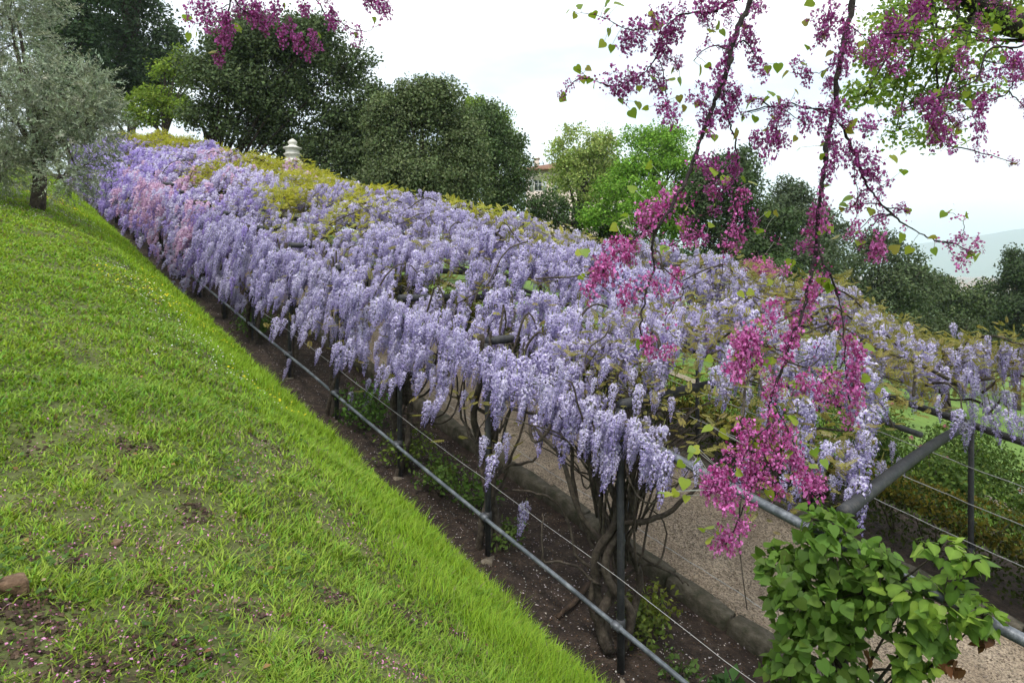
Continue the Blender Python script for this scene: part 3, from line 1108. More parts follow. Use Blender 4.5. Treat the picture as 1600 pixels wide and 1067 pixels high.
tree('holm_oak', 'largest dark evergreen oak, standing left behind the pale stone finial',
     [(430, 130, 105, 85), (350, 150, 62, 70), (520, 140, 62, 78), (450, 72, 76, 44), (360, 100, 48, 46), (540, 210, 46, 55), (316, 185, 30, 28), (420, 215, 80, 50), (500, 245, 60, 40), (400, 50, 40, 25), (495, 55, 35, 25), (560, 265, 45, 50), (470, 290, 70, 30), (430, 110, 60, 50), (440, 170, 60, 50), (575, 230, 30, 50), (572, 165, 26, 40)],
     33, 95000, .16, (.075, .105, .042), mat_='oak', spread=.34, alt=(.11, .15, .06), fill=.6, trunk_px=330, trunk_r=.22, limbs=16)
tree('holm_oak', 'rounded grey-green evergreen oak with dense small leaves behind the canopy middle',
     [(660, 205, 66, 72), (640, 180, 50, 46), (690, 268, 72, 52), (612, 250, 38, 55), (722, 240, 46, 48), (650, 295, 60, 40), (680, 160, 36, 30), (730, 300, 40, 35), (590, 300, 45, 40), (600, 195, 32, 45)],
     29, 85000, .125, (.115, .15, .062), mat_='oak', spread=.24, alt=(.15, .19, .085), fill=.3, flat=.8)
tree('holm_oak', 'mid-green evergreen oak just left of the villa',
     [(772, 270, 46, 64), (752, 205, 40, 36), (790, 235, 26, 36), (784, 310, 38, 34), (745, 240, 40, 50)], 36, 34000, .145, (.08, .12, .045), mat_='oak', spread=.3, alt=(.08, .115, .04))
tree('spring_tree', 'yellow-green crown peeping over the oak left of the villa',
     [(766, 188, 36, 28), (794, 222, 18, 30), (738, 172, 22, 14), (806, 255, 10, 25)], 42, 8000, .16, (.17, .25, .04), spread=.26)
tree('spring_tree', 'pale yellow-green airy round tree just right of the villa',
     [(910, 240, 50, 36), (890, 268, 30, 36), (932, 255, 42, 44), (900, 295, 46, 36), (945, 290, 30, 40)], 48, 17000, .19, (.31, .37, .11), spread=.3, alt=(.25, .35, .085), fill=.3, trunk_px=905)
tree('spring_tree', 'vivid bright green leafy tree left of the hanging redbud branch',
     [(1010, 255, 56, 56), (1050, 240, 42, 42), (985, 300, 52, 46), (1020, 338, 76, 42), (942, 345, 42, 22), (1080, 300, 30, 46), (1060, 345, 45, 40)], 40, 34000, .17, (.16, .31, .035), spread=.3, alt=(.22, .37, .055), fill=.2)
tree('dark_bush', 'dark green bush below the villa at the canopy edge',
     [(862, 335, 46, 30), (835, 330, 25, 26), (895, 345, 34, 26), (935, 372, 40, 24), (975, 378, 40, 24)], 42, 9000, .17, (.05, .085, .025), category='bush', mat_='oak', spread=.28)
tree('holm_oak', 'dark evergreen oak behind the two hanging redbud branches',
     [(1140, 300, 52, 54), (1120, 360, 56, 56), (1165, 268, 32, 32), (1200, 375, 46, 56), (1150, 400, 76, 40), (1100, 310, 30, 40)], 38, 30000, .18, (.065, .10, .04), mat_='oak', spread=.32, alt=(.065, .09, .038))
tree('holm_oak', 'grey-green evergreen oak right of centre seen past the right redbud branch',
     [(1250, 350, 50, 52), (1232, 312, 28, 28), (1290, 390, 46, 46), (1240, 410, 76, 40), (1210, 340, 30, 35)], 46, 26000, .2, (.085, .115, .06), mat_='oak', spread=.36, alt=(.085, .11, .055))
tree('holm_oak', 'wide soft green tree group crown below the distant blue hills',
     [(1390, 415, 52, 46), (1340, 450, 54, 46), (1372, 382, 34, 22), (1430, 450, 46, 38), (1300, 470, 40, 40), (1390, 480, 70, 40)], 55, 26000, .24, (.075, .105, .045), mat_='oak', spread=.4, alt=(.10, .13, .055))
tree('garden_tree', 'low olive-green tree in front of the distant town',
     [(1480, 470, 44, 32), (1520, 485, 46, 36), (1450, 495, 56, 36), (1545, 500, 30, 30)], 60, 18000, .26, (.07, .10, .036), mat_='oak', spread=.42, alt=(.10, .13, .05))
tree('garden_tree', 'dense dark conical tree at the right edge beside the distant town',
     [(1583, 402, 13, 18), (1585, 425, 22, 26), (1585, 460, 32, 40), (1590, 500, 38, 45), (1600, 540, 46, 40), (1620, 480, 36, 50), (1560, 530, 26, 30)], 44, 24000, .17, (.05, .075, .033), mat_='oak', spread=.28, alt=(.07, .10, .04), fill=.1)
tree('garden_bush', 'dull green bush below the dense dark conical tree on the right',
     [(1510, 530, 50, 26), (1450, 535, 46, 24), (1560, 560, 46, 26), (1400, 530, 40, 22)], 34, 12000, .15, (.055, .075, .028), category='bush', mat_='oak', spread=.28)
tree('garden_bush', 'green bush behind the wisteria at the foot of the bright green tree',
     [(1120, 430, 60, 30), (1040, 400, 50, 25), (1200, 440, 60, 30)], 30, 12000, .14, (.06, .10, .03), category='bush', mat_='oak', spread=.26)

# pink flowering shrub just above the canopy (small)
tree('pink_shrub', 'small pink flowering shrub peeping above the wisteria right of centre',
     [(1183, 420, 20, 13), (1205, 428, 14, 10)], 22, 1800, .07, (.55, .16, .34), category='shrub', mat_='flower', spread=.16, alt=(.62, .25, .42), trunk_r=.05)

# ---- olive tree
OD = 15.0
ob = at(58, 314, OD)
ob[2] = float(H(ob[0], ob[1])) - .05
olive = thing('olive_tree', ob, 'silvery olive tree with drooping twigs on the grass at the left', 'tree')
b = MB()
q0 = [ob, at(62, 270, OD), at(55, 220, OD), at(70, 150, OD)]
b.tube(bez(q0, 14), [.16, .13, .12, .06], 9)
olobes = []
for (x, y, rx, ry, dd) in [(20, 70, 66, 66, 0), (95, 150, 72, 62, -.3), (130, 200, 48, 62, -.5), (10, 190, 70, 70, -.4), (60, 190, 50, 45, -.6), (-50, 100, 70, 90, 0), (120, 265, 34, 32, -.6), (0, 260, 40, 34, -.5), (150, 180, 36, 34, -.4),
                           (20, 0, 60, 45, .3), (150, 140, 30, 40, -.3), (-40, 230, 60, 60, 0), (95, 280, 36, 20, -.9), (0, -20, 90, 50, .2)]:
    olobes.append((at(x, y, OD + dd), np.array([rx, rx, ry]) * OD / F * .92))
for lb in olobes:
    s0 = bez(q0, 14)[rng.integers(5, 12)]
    b.tube(bez([s0, s0 * .4 + lb[0] * .6 + [0, 0, .3], lb[0]], 9), [.06, .04, .012], 6)
    for k in range(7):
        e = lb[0] + rdir(1)[0] * lb[1]
        b.tube(bez([lb[0], (lb[0] + e) / 2 + [0, 0, .1], e], 6), [.012, .008, .003], 4)
b.build('trunk', M['bark'], olive, True)
ov, of = [], []
for k in range(10):
    y = .08 + .09 * k
    for sgn in (-1, 1):
        an = rng.uniform(0, 6.28)
        ax = unit(np.array([math.cos(an) * .8, .7, math.sin(an) * .8]))
        sd_ = unit(np.cross(ax, rdir(1)[0])) * .026
        o = len(ov)
        p0 = np.array([0, y, -.12 * y * y])
        ln = rng.uniform(.17, .25)
        ov += [p0, p0 + ax * ln * .5 + sd_, p0 + ax * ln, p0 + ax * ln * .5 - sd_]
        of.append((o, o + 1, o + 2, o + 3))
OL_V, OL_F = np.array(ov), [np.array(of)]
w = np.array([l[1][0] * l[1][2] for l in olobes])
nt_ = 4600
li = rng.choice(len(olobes), nt_, p=w / w.sum())
d = rdir(nt_)
P = np.array([olobes[i][0] for i in li]) + d * np.array([olobes[i][1] for i in li]) * (rng.uniform(.2, 1.25, (nt_, 1)) ** .5)
yd = d * .8 + rdir(nt_) * .7 + [0, 0, -.15]
Mx = basis_yz(yd, rdir(nt_)) * rng.uniform(.26, .46, nt_)[:, None, None]
cc = leafcols(nt_, (.21, .245, .15), .25, (.36, .40, .29), .45)
cc = np.clip(cc[:, None] * rng.uniform(.65, 1.4, (1, len(OL_V) // 4, 1)).repeat(4, 1), 0, 1)
MB().inst(OL_V, OL_F, Mx, P, cc).build('crown', M['olive'], olive)

# ---- leafy tree overhanging at upper right (trunk outside the frame)
TD = 9.5
tb = at(1735, 600, TD)
tb[2] = float(H(tb[0], tb[1], False)) - .1
ot = thing('lime_tree', tb, 'fresh green leafy branch and dark limb overhanging the upper right corner', 'tree')
b = MB()
b.tube(bez([tb, at(1720, 300, TD), at(1690, 60, TD), at(1660, -160, TD)], 16), [.3, .24, .2, .14], 10)
limb = bez([at(1700, 90, TD), at(1620, 45, TD - .3), at(1575, 35, TD - .5), at(1500, -15, TD - .6), at(1430, -60, TD - .8)], 18)
b.tube(limb, [.2, .17, .15, .08], 9)
tl = []
for (x, y, rx, ry) in [(1400, 60, 46, 44), (1380, 130, 40, 34), (1430, 165, 44, 30), (1470, 90, 60, 50), (1420, 20, 60, 40), (1400, 205, 34, 22), (1450, 215, 28, 18), (1540, 40, 50, 40), (1500, -20, 80, 40), (1350, 150, 26, 24),
                       (1360, 90, 20, 24), (1600, -20, 60, 40), (1500, 140, 40, 28), (1470, 190, 20, 16), (1700, -60, 120, 60), (1760, 40, 60, 60)]:
    tl.append((at(x, y, TD - .5 + rng.uniform(-.6, .6)), np.array([rx, rx * 1.2, ry * .75]) * TD / F))
for lb in tl:
    s0 = limb[rng.integers(2, 17)]
    e = lb[0]
    b.tube(bez([s0, s0 * .5 + e * .5 + [0, 0, .12], e], 9), [.035, .02, .008], 5)
    for k in range(5):
        e2 = e + rdir(1)[0] * lb[1] * .9
        b.tube(bez([e, e * .5 + e2 * .5 + [0, 0, .04], e2], 6), [.009, .006, .003], 4)
b.build('trunk', M['darkbark'], ot, True)
b = MB()
crown(b, tl, 12500, .068, (.15, .24, .032), .35, 14, .10, .9, alt=(.22, .30, .04), altp=.4, fill=.5, droop=.4)
b.build('crown', M['vleaf'], ot)

# ------------------------------------------------------------------ villa
hp = at(905, 300, 82)
hp[2] = float(H(hp[0], hp[1], False)) - .5
villa = thing('villa', hp, 'pale pink villa with tiled roof half hidden behind the trees', 'house')
yaw = -AZ - .12
ca_, sa_ = math.cos(yaw), math.sin(yaw)


def hx(p):
    return hp + np.array([p[0] * ca_ - p[1] * sa_, p[0] * sa_ + p[1] * ca_, p[2]])


ztop = float(at(835, 266, 82)[2] - hp[2])
zw = float(at(835, 289, 82)[2] - hp[2])
x0v = -6.4
wins = [(-4.95, zw), (-2.2, zw), (.6, zw), (3.4, zw), (-4.95, zw - 3.3), (-2.2, zw - 3.3), (.6, zw - 3.3), (3.4, zw - 3.3)]
b = MB()
# front wall as piers and bands around the openings
xsn = sorted(set(wx for wx, _ in wins))
edges = [x0v] + [e for wx in xsn for e in (wx - .5, wx + .5)] + [-x0v]
for a, c in zip(edges[::2], edges[1::2]):
    b.box((a, 0, 0), (c, .35, ztop), fn=hx)
for wx in xsn:
    zz = sorted(z for q, z in wins if q == wx)
    bands = [0] + [e for z in zz for e in (z - .7, z + .7)] + [ztop]
    for a, c in zip(bands[::2], bands[1::2]):
        b.box((wx - .499, .003, a), (wx + .499, .347, c), fn=hx)
b.box((x0v, .352, 0), (x0v + .35, 9, ztop), fn=hx)
b.box((-x0v - .35, .352, 0), (-x0v, 9, ztop), fn=hx)
b.box((x0v + .352, 8.6, 0), (-x0v - .352, 9, ztop), fn=hx)
b.build('wall', M['plaster'], villa)
b = MB()
e = .7
v = [hx(p) for p in [(x0v - e, -e, ztop), (-x0v + e, -e, ztop), (-x0v + e, 9 + e, ztop), (x0v - e, 9 + e, ztop),
                     (x0v - e, -e, ztop + .18), (-x0v + e, -e, ztop + .18), (-x0v + e, 9 + e, ztop + .18), (x0v - e, 9 + e, ztop + .18), (x0v + 4, 4.5, ztop + 1.7), (-x0v - 4, 4.5, ztop + 1.7)]]
b.add(v, [(3, 2, 1, 0), (0, 1, 5, 4), (1, 2, 6, 5), (2, 3, 7, 6), (3, 0, 4, 7), (4, 5, 9, 8), (5, 6, 9), (6, 7, 8, 9), (7, 4, 8)])
roof = b.build('roof', M['tile'], villa)
b = MB()
b.box((-5.6, 2.0, ztop + .4), (-5.0, 2.6, ztop + 1.75), fn=hx)
b.box((-5.7, 1.9, ztop + 1.752), (-4.9, 2.7, ztop + 1.9), fn=hx)
b.build('chimney', M['plaster'], roof)
for wx, z in wins:
    b = MB()
    for a in ((-.5, -.7, -.42, .7), (.42, -.7, .5, .7), (-.419, .62, .419, .7), (-.419, -.7, .419, -.62), (-.04, -.619, .04, .619), (-.419, .16, -.041, .22), (.041, .16, .419, .22)):
        b.box((wx + a[0], .1, z + a[1]), (wx + a[2], .2, z + a[3]), fn=hx)
    wf = b.build('window', M['frame'], villa)
    MB().box((wx - .42, .14, z - .62), (wx + .42, .16, z + .62), fn=hx).build('pane', M['glass'], wf)
    for sg in (-1, 1):
        MB().box((wx + sg * .78 - .25, -.06, z - .7), (wx + sg * .78 + .25, -.005, z + .7), fn=hx).build('shutter', M['shutter'], wf)

# ------------------------------------------------------------------ pale stone gate pillar with finial
pp = at(457, 250, 30)
pz = float(H(pp[0], pp[1], False))
pil = thing('stone_pillar', (pp[0], pp[1], pz), 'pale carved stone finial rising above the wisteria before the dark oak', 'pillar')
u = 33 / F
zt = float(at(457, 217, 30)[2])
b = MB()
b.box((pp[0] - .36, pp[1] - .36, pz - .1), (pp[0] + .36, pp[1] + .36, zt - 33 * u))
b.build('shaft', M['marble'], pil)
b = MB()
b.lathe([(r_ * 1.12, z_) for r_, z_ in [(.30, -33 * u), (.36, -32.9 * u), (.36, -31 * u), (.26, -29 * u), (.24, -26 * u), (.31, -24 * u), (.35, -22 * u), (.26, -20.5 * u), (.27, -16 * u), (.36, -14.5 * u), (.36, -13 * u), (.22, -11.5 * u), (.15, -9.5 * u),
         (.13, -8.5 * u), (.18, -6.5 * u), (.18, -4.5 * u), (.11, -2 * u), (.02, 0)]], (pp[0], pp[1], zt), 16)
b.build('finial', M['marble'], pil, True)

# ------------------------------------------------------------------ hedge and rose garden beyond the path
hg = thing('hedge', (5.8, 2, S * 2), 'clipped dark green and golden hedge along the far side of the path', 'hedge')
b = MB()
n = 40000
x = rng.uniform(5.15, 6.35, n)
y = rng.uniform(-7, 14, n)
ht = .72 + (vnoise(x, y, .6, 81) - .5) * .3
zz = ht * np.where(rng.uniform(size=n) < .6, rng.uniform(.85, 1.03, n), rng.uniform(.05, 1, n))
sidef = rng.uniform(size=n) < .4
x = np.where(sidef, 5.2 + rng.uniform(-.1, .08, n) + .12 * vnoise(y, zz, .5, 82), x)
P = np.stack([x, y, H(x, y, False) + zz], 1)
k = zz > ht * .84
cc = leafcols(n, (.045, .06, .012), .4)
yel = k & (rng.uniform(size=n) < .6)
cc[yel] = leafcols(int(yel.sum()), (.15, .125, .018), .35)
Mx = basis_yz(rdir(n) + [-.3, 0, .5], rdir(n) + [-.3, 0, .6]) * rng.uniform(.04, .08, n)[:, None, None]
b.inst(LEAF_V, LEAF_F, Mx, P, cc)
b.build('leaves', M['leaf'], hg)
b = MB()
for k in range(40):
    yy = -6.8 + k * .52
    p = np.array([5.8 + rng.uniform(-.3, .3), yy, float(H(5.8, yy, False))])
    for q in range(4):
        b.tube(bez([p, p + [rng.uniform(-.2, .2), rng.uniform(-.2, .2), .3], p + [rng.uniform(-.4, .4), rng.uniform(-.3, .3), .6]], 5), [.02, .006], 4)
b.build('stems', M['bark'], hg, kind='stuff')

spots = [(8.6, -1.2, .75, 'white', 'rose bush with white blooms near the right edge beyond the hedge'),
         (9.6, .6, .85, 'pink', 'rose bush with pale pink blooms beyond the hedge behind the far post'),
         (8.3, 1.6, .7, None, 'leafy green rose bush without blooms beyond the hedge'),
         (10.8, 2.6, .9, 'pink', 'rose bush with pink blooms deeper in the garden'),
         (9.2, 4.2, .8, 'white', 'rose bush with white blooms half hidden by the canopy'),
         (10.2, -.6, .8, 'red', 'rose bush with red blooms at the right edge beyond the hedge')]
spots += [(7.6, -2.2, .6, None, 'low green bush just behind the hedge near the right edge'),
          (7.7, .2, .65, None, 'low green bush just behind the hedge right of the far post'),
          (7.5, 2.9, .6, 'white', 'low bush with white blooms behind the hedge under the near canopy'),
          (11.5, 0.9, 1.0, None, 'tall leafy bush deep in the rose garden at the right'),
          (9.0, -2.6, .8, 'pink', 'bush with pink blooms in the garden at the far right edge'),
          (12.6, 4.4, 1.1, None, 'tall leafy bush deep in the rose garden behind the canopy')]
for x, y, r, fl, lab in spots:
    g = float(H(x, y, False))
    t = thing('rose_bush', (x, y, g), lab, 'bush', 'rose bushes beyond the hedge')
    lobes = [(np.array([x, y, g + r * .9]), np.array([r * .8, r * .8, r * .7])), (np.array([x + .3, y - .3, g + r * .6]), np.array([r * .6, r * .6, r * .5]))]
    b = MB()
    crown(b, lobes, 3000, .07, (.07, .12, .022), .35, 12, .13, .6, alt=(.12, .17, .03), fill=.5)
    b.build('foliage', M['leaf'], t)
    b = MB()
    for k in range(9):
        e = lobes[0][0] + rdir(1)[0] * lobes[0][1]
        b.tube(bez([(x, y, g - .05), (np.array([x, y, g]) + e) / 2 + [0, 0, .1], e], 6), [.014, .005], 4)
    b.build('stems', M['bark'], t, kind='stuff')
    if fl:
        colr = {'white': (.75, .74, .7), 'red': (.55, .04, .03), 'pink': (.65, .25, .3)}[fl]
        b0 = MB()
        nq = 22
        dd = rdir(nq)
        b0.inst(LEAF_V, LEAF_F, basis_yz(dd + [0, 0, .6], -dd) * .05, dd * .02, leafcols(nq, colr, .15))
        me = b0.mesh('bloom')
        me.materials.append(M['flower'])
        for k in range(4):
            dd = rdir(1)[0]
            dd[2] = abs(dd[2])
            o = link('bloom', me, t, lobes[0][0] + dd * lobes[0][1] * 1.02)
            o.rotation_euler = (rng.uniform(0, .6), rng.uniform(0, .6), rng.uniform(0, 6))


# pale garden path strip beyond the hedge
xs, ys = np.linspace(11.3, 12.3, 4), np.arange(-6, 30, 1.)
sheet('garden_path', xs, ys, M['gravel'], .05, kind='structure')

# ------------------------------------------------------------------ leafy climber on the nearest pipe post
pb = np.array([0, -2.0, S * -2.0])
sh = thing('leafy_climber', pb, 'leafy green climber with heart-shaped leaves on the post at lower right', 'climber')
b = MB()
clobes = [((1285, 815), 0, 48, 34), ((1300, 860), 0, 62, 50), ((1225, 890), 0, 52, 46), ((1290, 930), 0, 85, 70), ((1235, 950), 0, 50, 50), ((1345, 930), 0, 60, 60), ((1290, 1020), 0, 85, 70), ((1235, 1050), 0, 55, 40),
          ((1375, 870), 0, 26, 24), ((1410, 950), 0, 58, 46), ((1470, 860), 0, 40, 20), ((1520, 880), 0, 24, 18), ((1475, 945), 0, 58, 44), ((1535, 965), 0, 36, 26), ((1440, 1010), 0, 44, 44), ((1425, 1050), 0, 28, 36), ((1290, 1110), 0, 80, 60), ((1375, 890), 0, 40, 30)]
cl = [(at(*c, 6324 / (c[0] + 55) - .22), np.array([rx, rx * .9, ry]) * 4.4 / F) for c, dp, rx, ry in clobes]
for lb, cinfo in zip(cl, clobes):
    s0 = pb + [0, 0, rng.uniform(.7, 1.7)]
    b.tube(bez([s0, s0 * .5 + lb[0] * .5 + [0, 0, .05], lb[0]], 8), [.014, .009, .004], 5)
    for k in range(6):
        e = lb[0] + rdir(1)[0] * lb[1] * .85
        b.tube(bez([lb[0], lb[0] * .5 + e * .5 + [0, 0, .03], e], 5), [.005, .002], 4)
for k in range(3):
    th = rng.uniform(0, 6)
    b.tube([pb + [.05 * math.cos(th + h * 3), .05 * math.sin(th + h * 3) + .02, h] for h in np.linspace(-.1, 2.1, 16)], [.022, .012], 6)
b.build('stem', M['vine'], sh, True)
HM = []
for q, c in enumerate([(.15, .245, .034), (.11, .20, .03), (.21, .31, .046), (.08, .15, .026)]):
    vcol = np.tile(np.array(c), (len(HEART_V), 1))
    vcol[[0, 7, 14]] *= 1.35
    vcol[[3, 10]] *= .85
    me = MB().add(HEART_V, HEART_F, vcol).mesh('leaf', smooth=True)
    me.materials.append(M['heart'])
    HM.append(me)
N = 2000
w = np.array([l[1][0] * l[1][2] for l in cl])
li = rng.choice(len(cl), N, p=w / w.sum())
d = rdir(N)
d = unit(d + [0, 0, .15])
r = rng.uniform(.35, 1.03, N) ** .6
P = np.array([cl[i][0] for i in li]) + d * np.array([cl[i][1] for i in li]) * r[:, None]
nrm = unit(d * .8 + np.array([0, 0, .9]) - FW * .35 + rng.normal(size=(N, 3)) * .5)
yd = unit(d * .7 - np.array([0, 0, .45]) + rng.normal(size=(N, 3)) * .5)
sz = rng.uniform(.045, .105, N)
Bm = basis_yz(yd, nrm)
score = ((P - CAM) @ FW) - .5 * r
order = np.argsort(score)
P = P - Bm[:, :, 1] * (sz * .3)[:, None]
for i in order[:300]:
    o = link('leaf', HM[random.choices(range(4), [4, 3, 3, 1])[0]], sh, P[i])
    o.rotation_euler = Matrix(Bm[i].tolist()).to_euler()
    o.scale = (sz[i] * rng.uniform(.85, 1.15), sz[i], sz[i] * rng.uniform(.3, 2.0))
i = order[300:]
MB().inst(HEART_V, HEART_F, Bm[i] * sz[i][:, None, None], P[i], leafcols(len(i), (.10, .18, .027), .4)).build('foliage', M['heart'], sh, True, kind='stuff')
for (px, py) in ((1490, 1040), (1497, 1050), (1530, 1000), (1540, 995), (1355, 1020)):
    p = at(px, py, 6324 / (px + 55) - .25)
    b = MB()
    for k in range(5):
        q = p + rng.normal(size=3) * .02
        b.inst(HEART_V, HEART_F, basis_yz(np.array([[rng.normal() * .4, rng.normal() * .4, -1.]]), rdir(1)) * .06, q[None], leafcols(1, (.13, .06, .025), .3))
    b.build('withered_pod', M['heart'], sh)

# small leafy plants in the soil bed
beds = [(1140, 1030, 5.75, .24, 'young laurel-like plant in the soil below the leafy climber', (.05, .10, .03), .13),
        (690, 690, 8.9, .34, 'small green shrub beside the kerb behind the third post', (.09, .15, .03), .06),
        (745, 700, 8.7, .30, 'low green shrub beside the kerb behind the second post', (.085, .15, .03), .06),
        (570, 590, 10.6, .45, 'bushy green shrub at the kerb behind the fourth post', (.08, .15, .03), .07),
        (1000, 880, 6.6, .26, 'small weedy plant at the kerb right of the near wisteria trunk', (.11, .15, .03), .06),
        (640, 560, 9.6, .35, 'pale green sapling growing by the kerb under the canopy', (.12, .17, .03), .06),
        (400, 470, 14.5, .4, 'green undergrowth beside the sixth post', (.08, .14, .03), .08),
        (690, 640, 9.2, .2, 'tuft of young shoots on the kerb edge under the canopy', (.13, .16, .03), .05),
        (790, 770, 7.9, .22, 'small green seedling clump right of the second post', (.09, .14, .03), .06),
        (1060, 960, 6.2, .16, 'low ground plant in the soil right of the nearest post', (.07, .12, .03), .06),
        (1020, 800, 6.9, .25, 'yellowish young shoots on the kerb behind the near trunk', (.16, .19, .03), .06)]
for px, py, dp, r, lab, colr, ls in beds:
    p = at(px, py, dp)
    g = float(H(p[0], p[1], False))
    p[2] = g
    t = thing('bed_plant', p, lab, 'plant', 'small plants in the soil bed')
    b = MB()
    lb = [(p + [0, 0, r * .8], np.array([r, r, r * .75]))]
    crown(b, lb, int(420 * (r / .3) ** 2 * (.06 / ls)), ls, colr, .35, 8, r * .28, .6, alt=tuple(np.array(colr) * 1.35), fill=.6)
    b.build('foliage', M['leaf'], t)
    b = MB()
    for k in range(7):
        e = lb[0][0] + rdir(1)[0] * lb[0][1] * .8
        b.tube(bez([p - [0, 0, .03], (p + e) / 2 + [0, 0, .04], e], 5), [.008, .003], 4)
    b.build('stem', M['vine'], t)

def hit(px, py, h=0.0):
    """point on the local ground seen at a photo pixel"""
    lo, hi = .3, 60.
    for _ in range(60):
        m = (lo + hi) / 2
        q = at(px, py, m)
        if q[2] > H(q[0], q[1], False) + h:
            lo = m
        else:
            hi = m
    return at(px, py, lo)


# fallen wooden stake leaning near the nearest trunk
b = MB()
b.tube(bez([hit(872, 965, .02), hit(900, 938, .05), hit(928, 905, .05), hit(944, 893, .03)], 12) + rng.normal(size=(12, 3)) * .006, [.02, .03, .028, .014], 7)
b.build('broken_branch', M['twigwood'], label='broken brown branch lying in the soil left of the nearest post', category='branch')

# ------------------------------------------------------------------ grass
def bank_points(n, x0, x1, y0, y1, fall=1.7, d0=2.6):
    out = []
    tot = 0
    while tot < n:
        m = n * 4
        x, y = rng.uniform(x0, x1, m), rng.uniform(y0, y1, m)
        dd = np.hypot(x - CAM[0], y - CAM[1])
        k = rng.uniform(size=m) < np.minimum(1, (d0 / np.maximum(dd, .5)) ** fall)
        out.append(np.stack([x[k], y[k]], 1))
        tot += int(k.sum())
    return np.concatenate(out)[:n]


def bank_hit(px, py):
    lo, hi = .3, 30.
    for _ in range(50):
        m = (lo + hi) / 2
        q = at(px, py, m)
        lo, hi = (m, hi) if q[2] > H(q[0], q[1]) else (lo, m)
    return at(px, py, lo)


BARE = [(*bank_hit(px, py)[:2], r) for px, py, r in ((70, 965, .16), (40, 1030, .14), (140, 1040, .15), (270, 1030, .13), (110, 880, .12), (240, 930, .10), (520, 935, .12), (650, 880, .13), (640, 960, .12), (720, 1000, .12), (500, 1020, .10),
                                                    (210, 700, .12), (160, 740, .10), (430, 700, .12), (60, 700, .10), (470, 860, .09), (800, 1010, .10), (300, 800, .10), (560, 800, .10), (390, 960, .08), (30, 850, .1))]


def patch(x, y):
    v = np.zeros_like(x)
    for bx, by, r in BARE:
        v = np.maximum(v, np.clip(1.35 - np.hypot(x - bx, y - by) / r + (vnoise(x, y, .09, 90) - .5) * 1.1, 0, 1))
    return v


def dirt(x, y):
    """bare patches, mostly low on the near left"""
    nearw = np.clip(1.2 - np.hypot(x - CAM[0], y - CAM[1]) / 9, 0, 1)
    e = np.clip((-1.7 - x) / .8, 0, 1)
    return np.maximum(patch(x, y) * .95, np.clip((vnoise(x, y, .55, 91) * .6 + vnoise(x, y, .2, 92) * .4 - .52) * 6, 0, 1) * nearw * e)


def grass(name, n, x0, x1, y0, y1, fall, fn, **tags):
    p = bank_points(n, x0, x1, y0, y1, fall)
    x, y = p[:, 0], p[:, 1]
    dd = np.hypot(x - CAM[0], y - CAM[1])
    keep, h, wdt, col, lean = fn(x, y, dd)
    x, y, h, wdt, col, lean = x[keep], y[keep], h[keep], wdt[keep], col[keep], lean[keep]
    N = len(x)
    ya = rng.uniform(0, 6.283, N)
    c, s_ = np.cos(ya), np.sin(ya)
    Mx = np.zeros((N, 3, 3))
    Mx[:, 0, 0], Mx[:, 1, 0] = c * wdt, s_ * wdt
    Mx[:, 0, 1], Mx[:, 1, 1] = -s_ * h * lean, c * h * lean
    Mx[:, 2, 2] = h
    Mx[:, 2, 1] = -h * .1 * lean
    P = np.stack([x, y, H(x, y) - .008], 1)
    tipc = np.ones((1, 5, 1))
    MB().inst(BLADE_V, BLADE_F, Mx, P, col[:, None] * tipc).build(name, M['grass'], kind='stuff', **tags)


def short(x, y, dd):
    n = len(x)
    dr = dirt(x, y)
    tuft = vnoise(x, y, .16, 93) * .6 + vnoise(x, y, .45, 94) * .4
    big = vnoise(x, y, 1.6, 94)
    keep = (rng.uniform(size=n) > dr * .88) & (rng.uniform(size=n) < .45 + 1.1 * tuft)
    h = (.026 + .062 * tuft ** 1.5) * rng.uniform(.6, 1.5, n) * (1 - .3 * dr)
    w = .0068 * np.clip(dd / 2.6, .8, 5) * rng.uniform(.7, 1.3, n)
    base = np.stack([.172 + .10 * big, .275 + .09 * big, .036 + .018 * big], 1)
    dry = rng.uniform(size=n) < .06 + .16 * dr
    col = base * rng.uniform(.7, 1.5, (n, 1))
    col[dry] = np.array([.28, .23, .12]) * rng.uniform(.6, 1.2, (int(dry.sum()), 1))
    lush = rng.uniform(size=n) < .25
    col[lush] *= np.array([.75, 1.02, .9])
    return keep, h, w, col, rng.uniform(.6, 3.4, n)


def tall(x, y, dd):
    n = len(x)
    e = np.clip((x + 2.3 + .5 * (vnoise(x, y, 1.2, 95) - .5)) / .6, 0, 1)
    keep = rng.uniform(size=n) < e * (.5 + .7 * vnoise(x, y, .25, 96))
    h = (.06 + .10 * vnoise(x, y, .5, 97)) * rng.uniform(.6, 1.35, n)
    w = .0048 * np.clip(dd / 3.5, .9, 4) * rng.uniform(.7, 1.3, n)
    col = np.array([.255, .40, .035]) * rng.uniform(.7, 1.3, (n, 1)) * (1 + rng.uniform(-.1, .1, (n, 3)))
    return keep, h, w, col, rng.uniform(.4, 2.2, n)


grass('grass', 400000, -6.3, -.75, -4.6, 24, 1.6, short, label='short patchy grass with bare soil on the bank', category='grass')
grass('grass', 130000, -3.0, -.70, -4.2, 30, 1.1, tall, label='long bright green grass along the lower edge of the bank', category='grass')


def lawn(x, y, dd):
    n = len(x)
    return np.ones(n, bool), rng.uniform(.05, .14, n), .02 * rng.uniform(.7, 1.3, n), np.array([.13, .23, .03]) * rng.uniform(.7, 1.35, (n, 1)), rng.uniform(.3, 1.5, n)


grass('grass', 26000, 6.6, 15, -4, 12, 0, lawn, label='bright lawn grass between the roses beyond the hedge', category='grass')

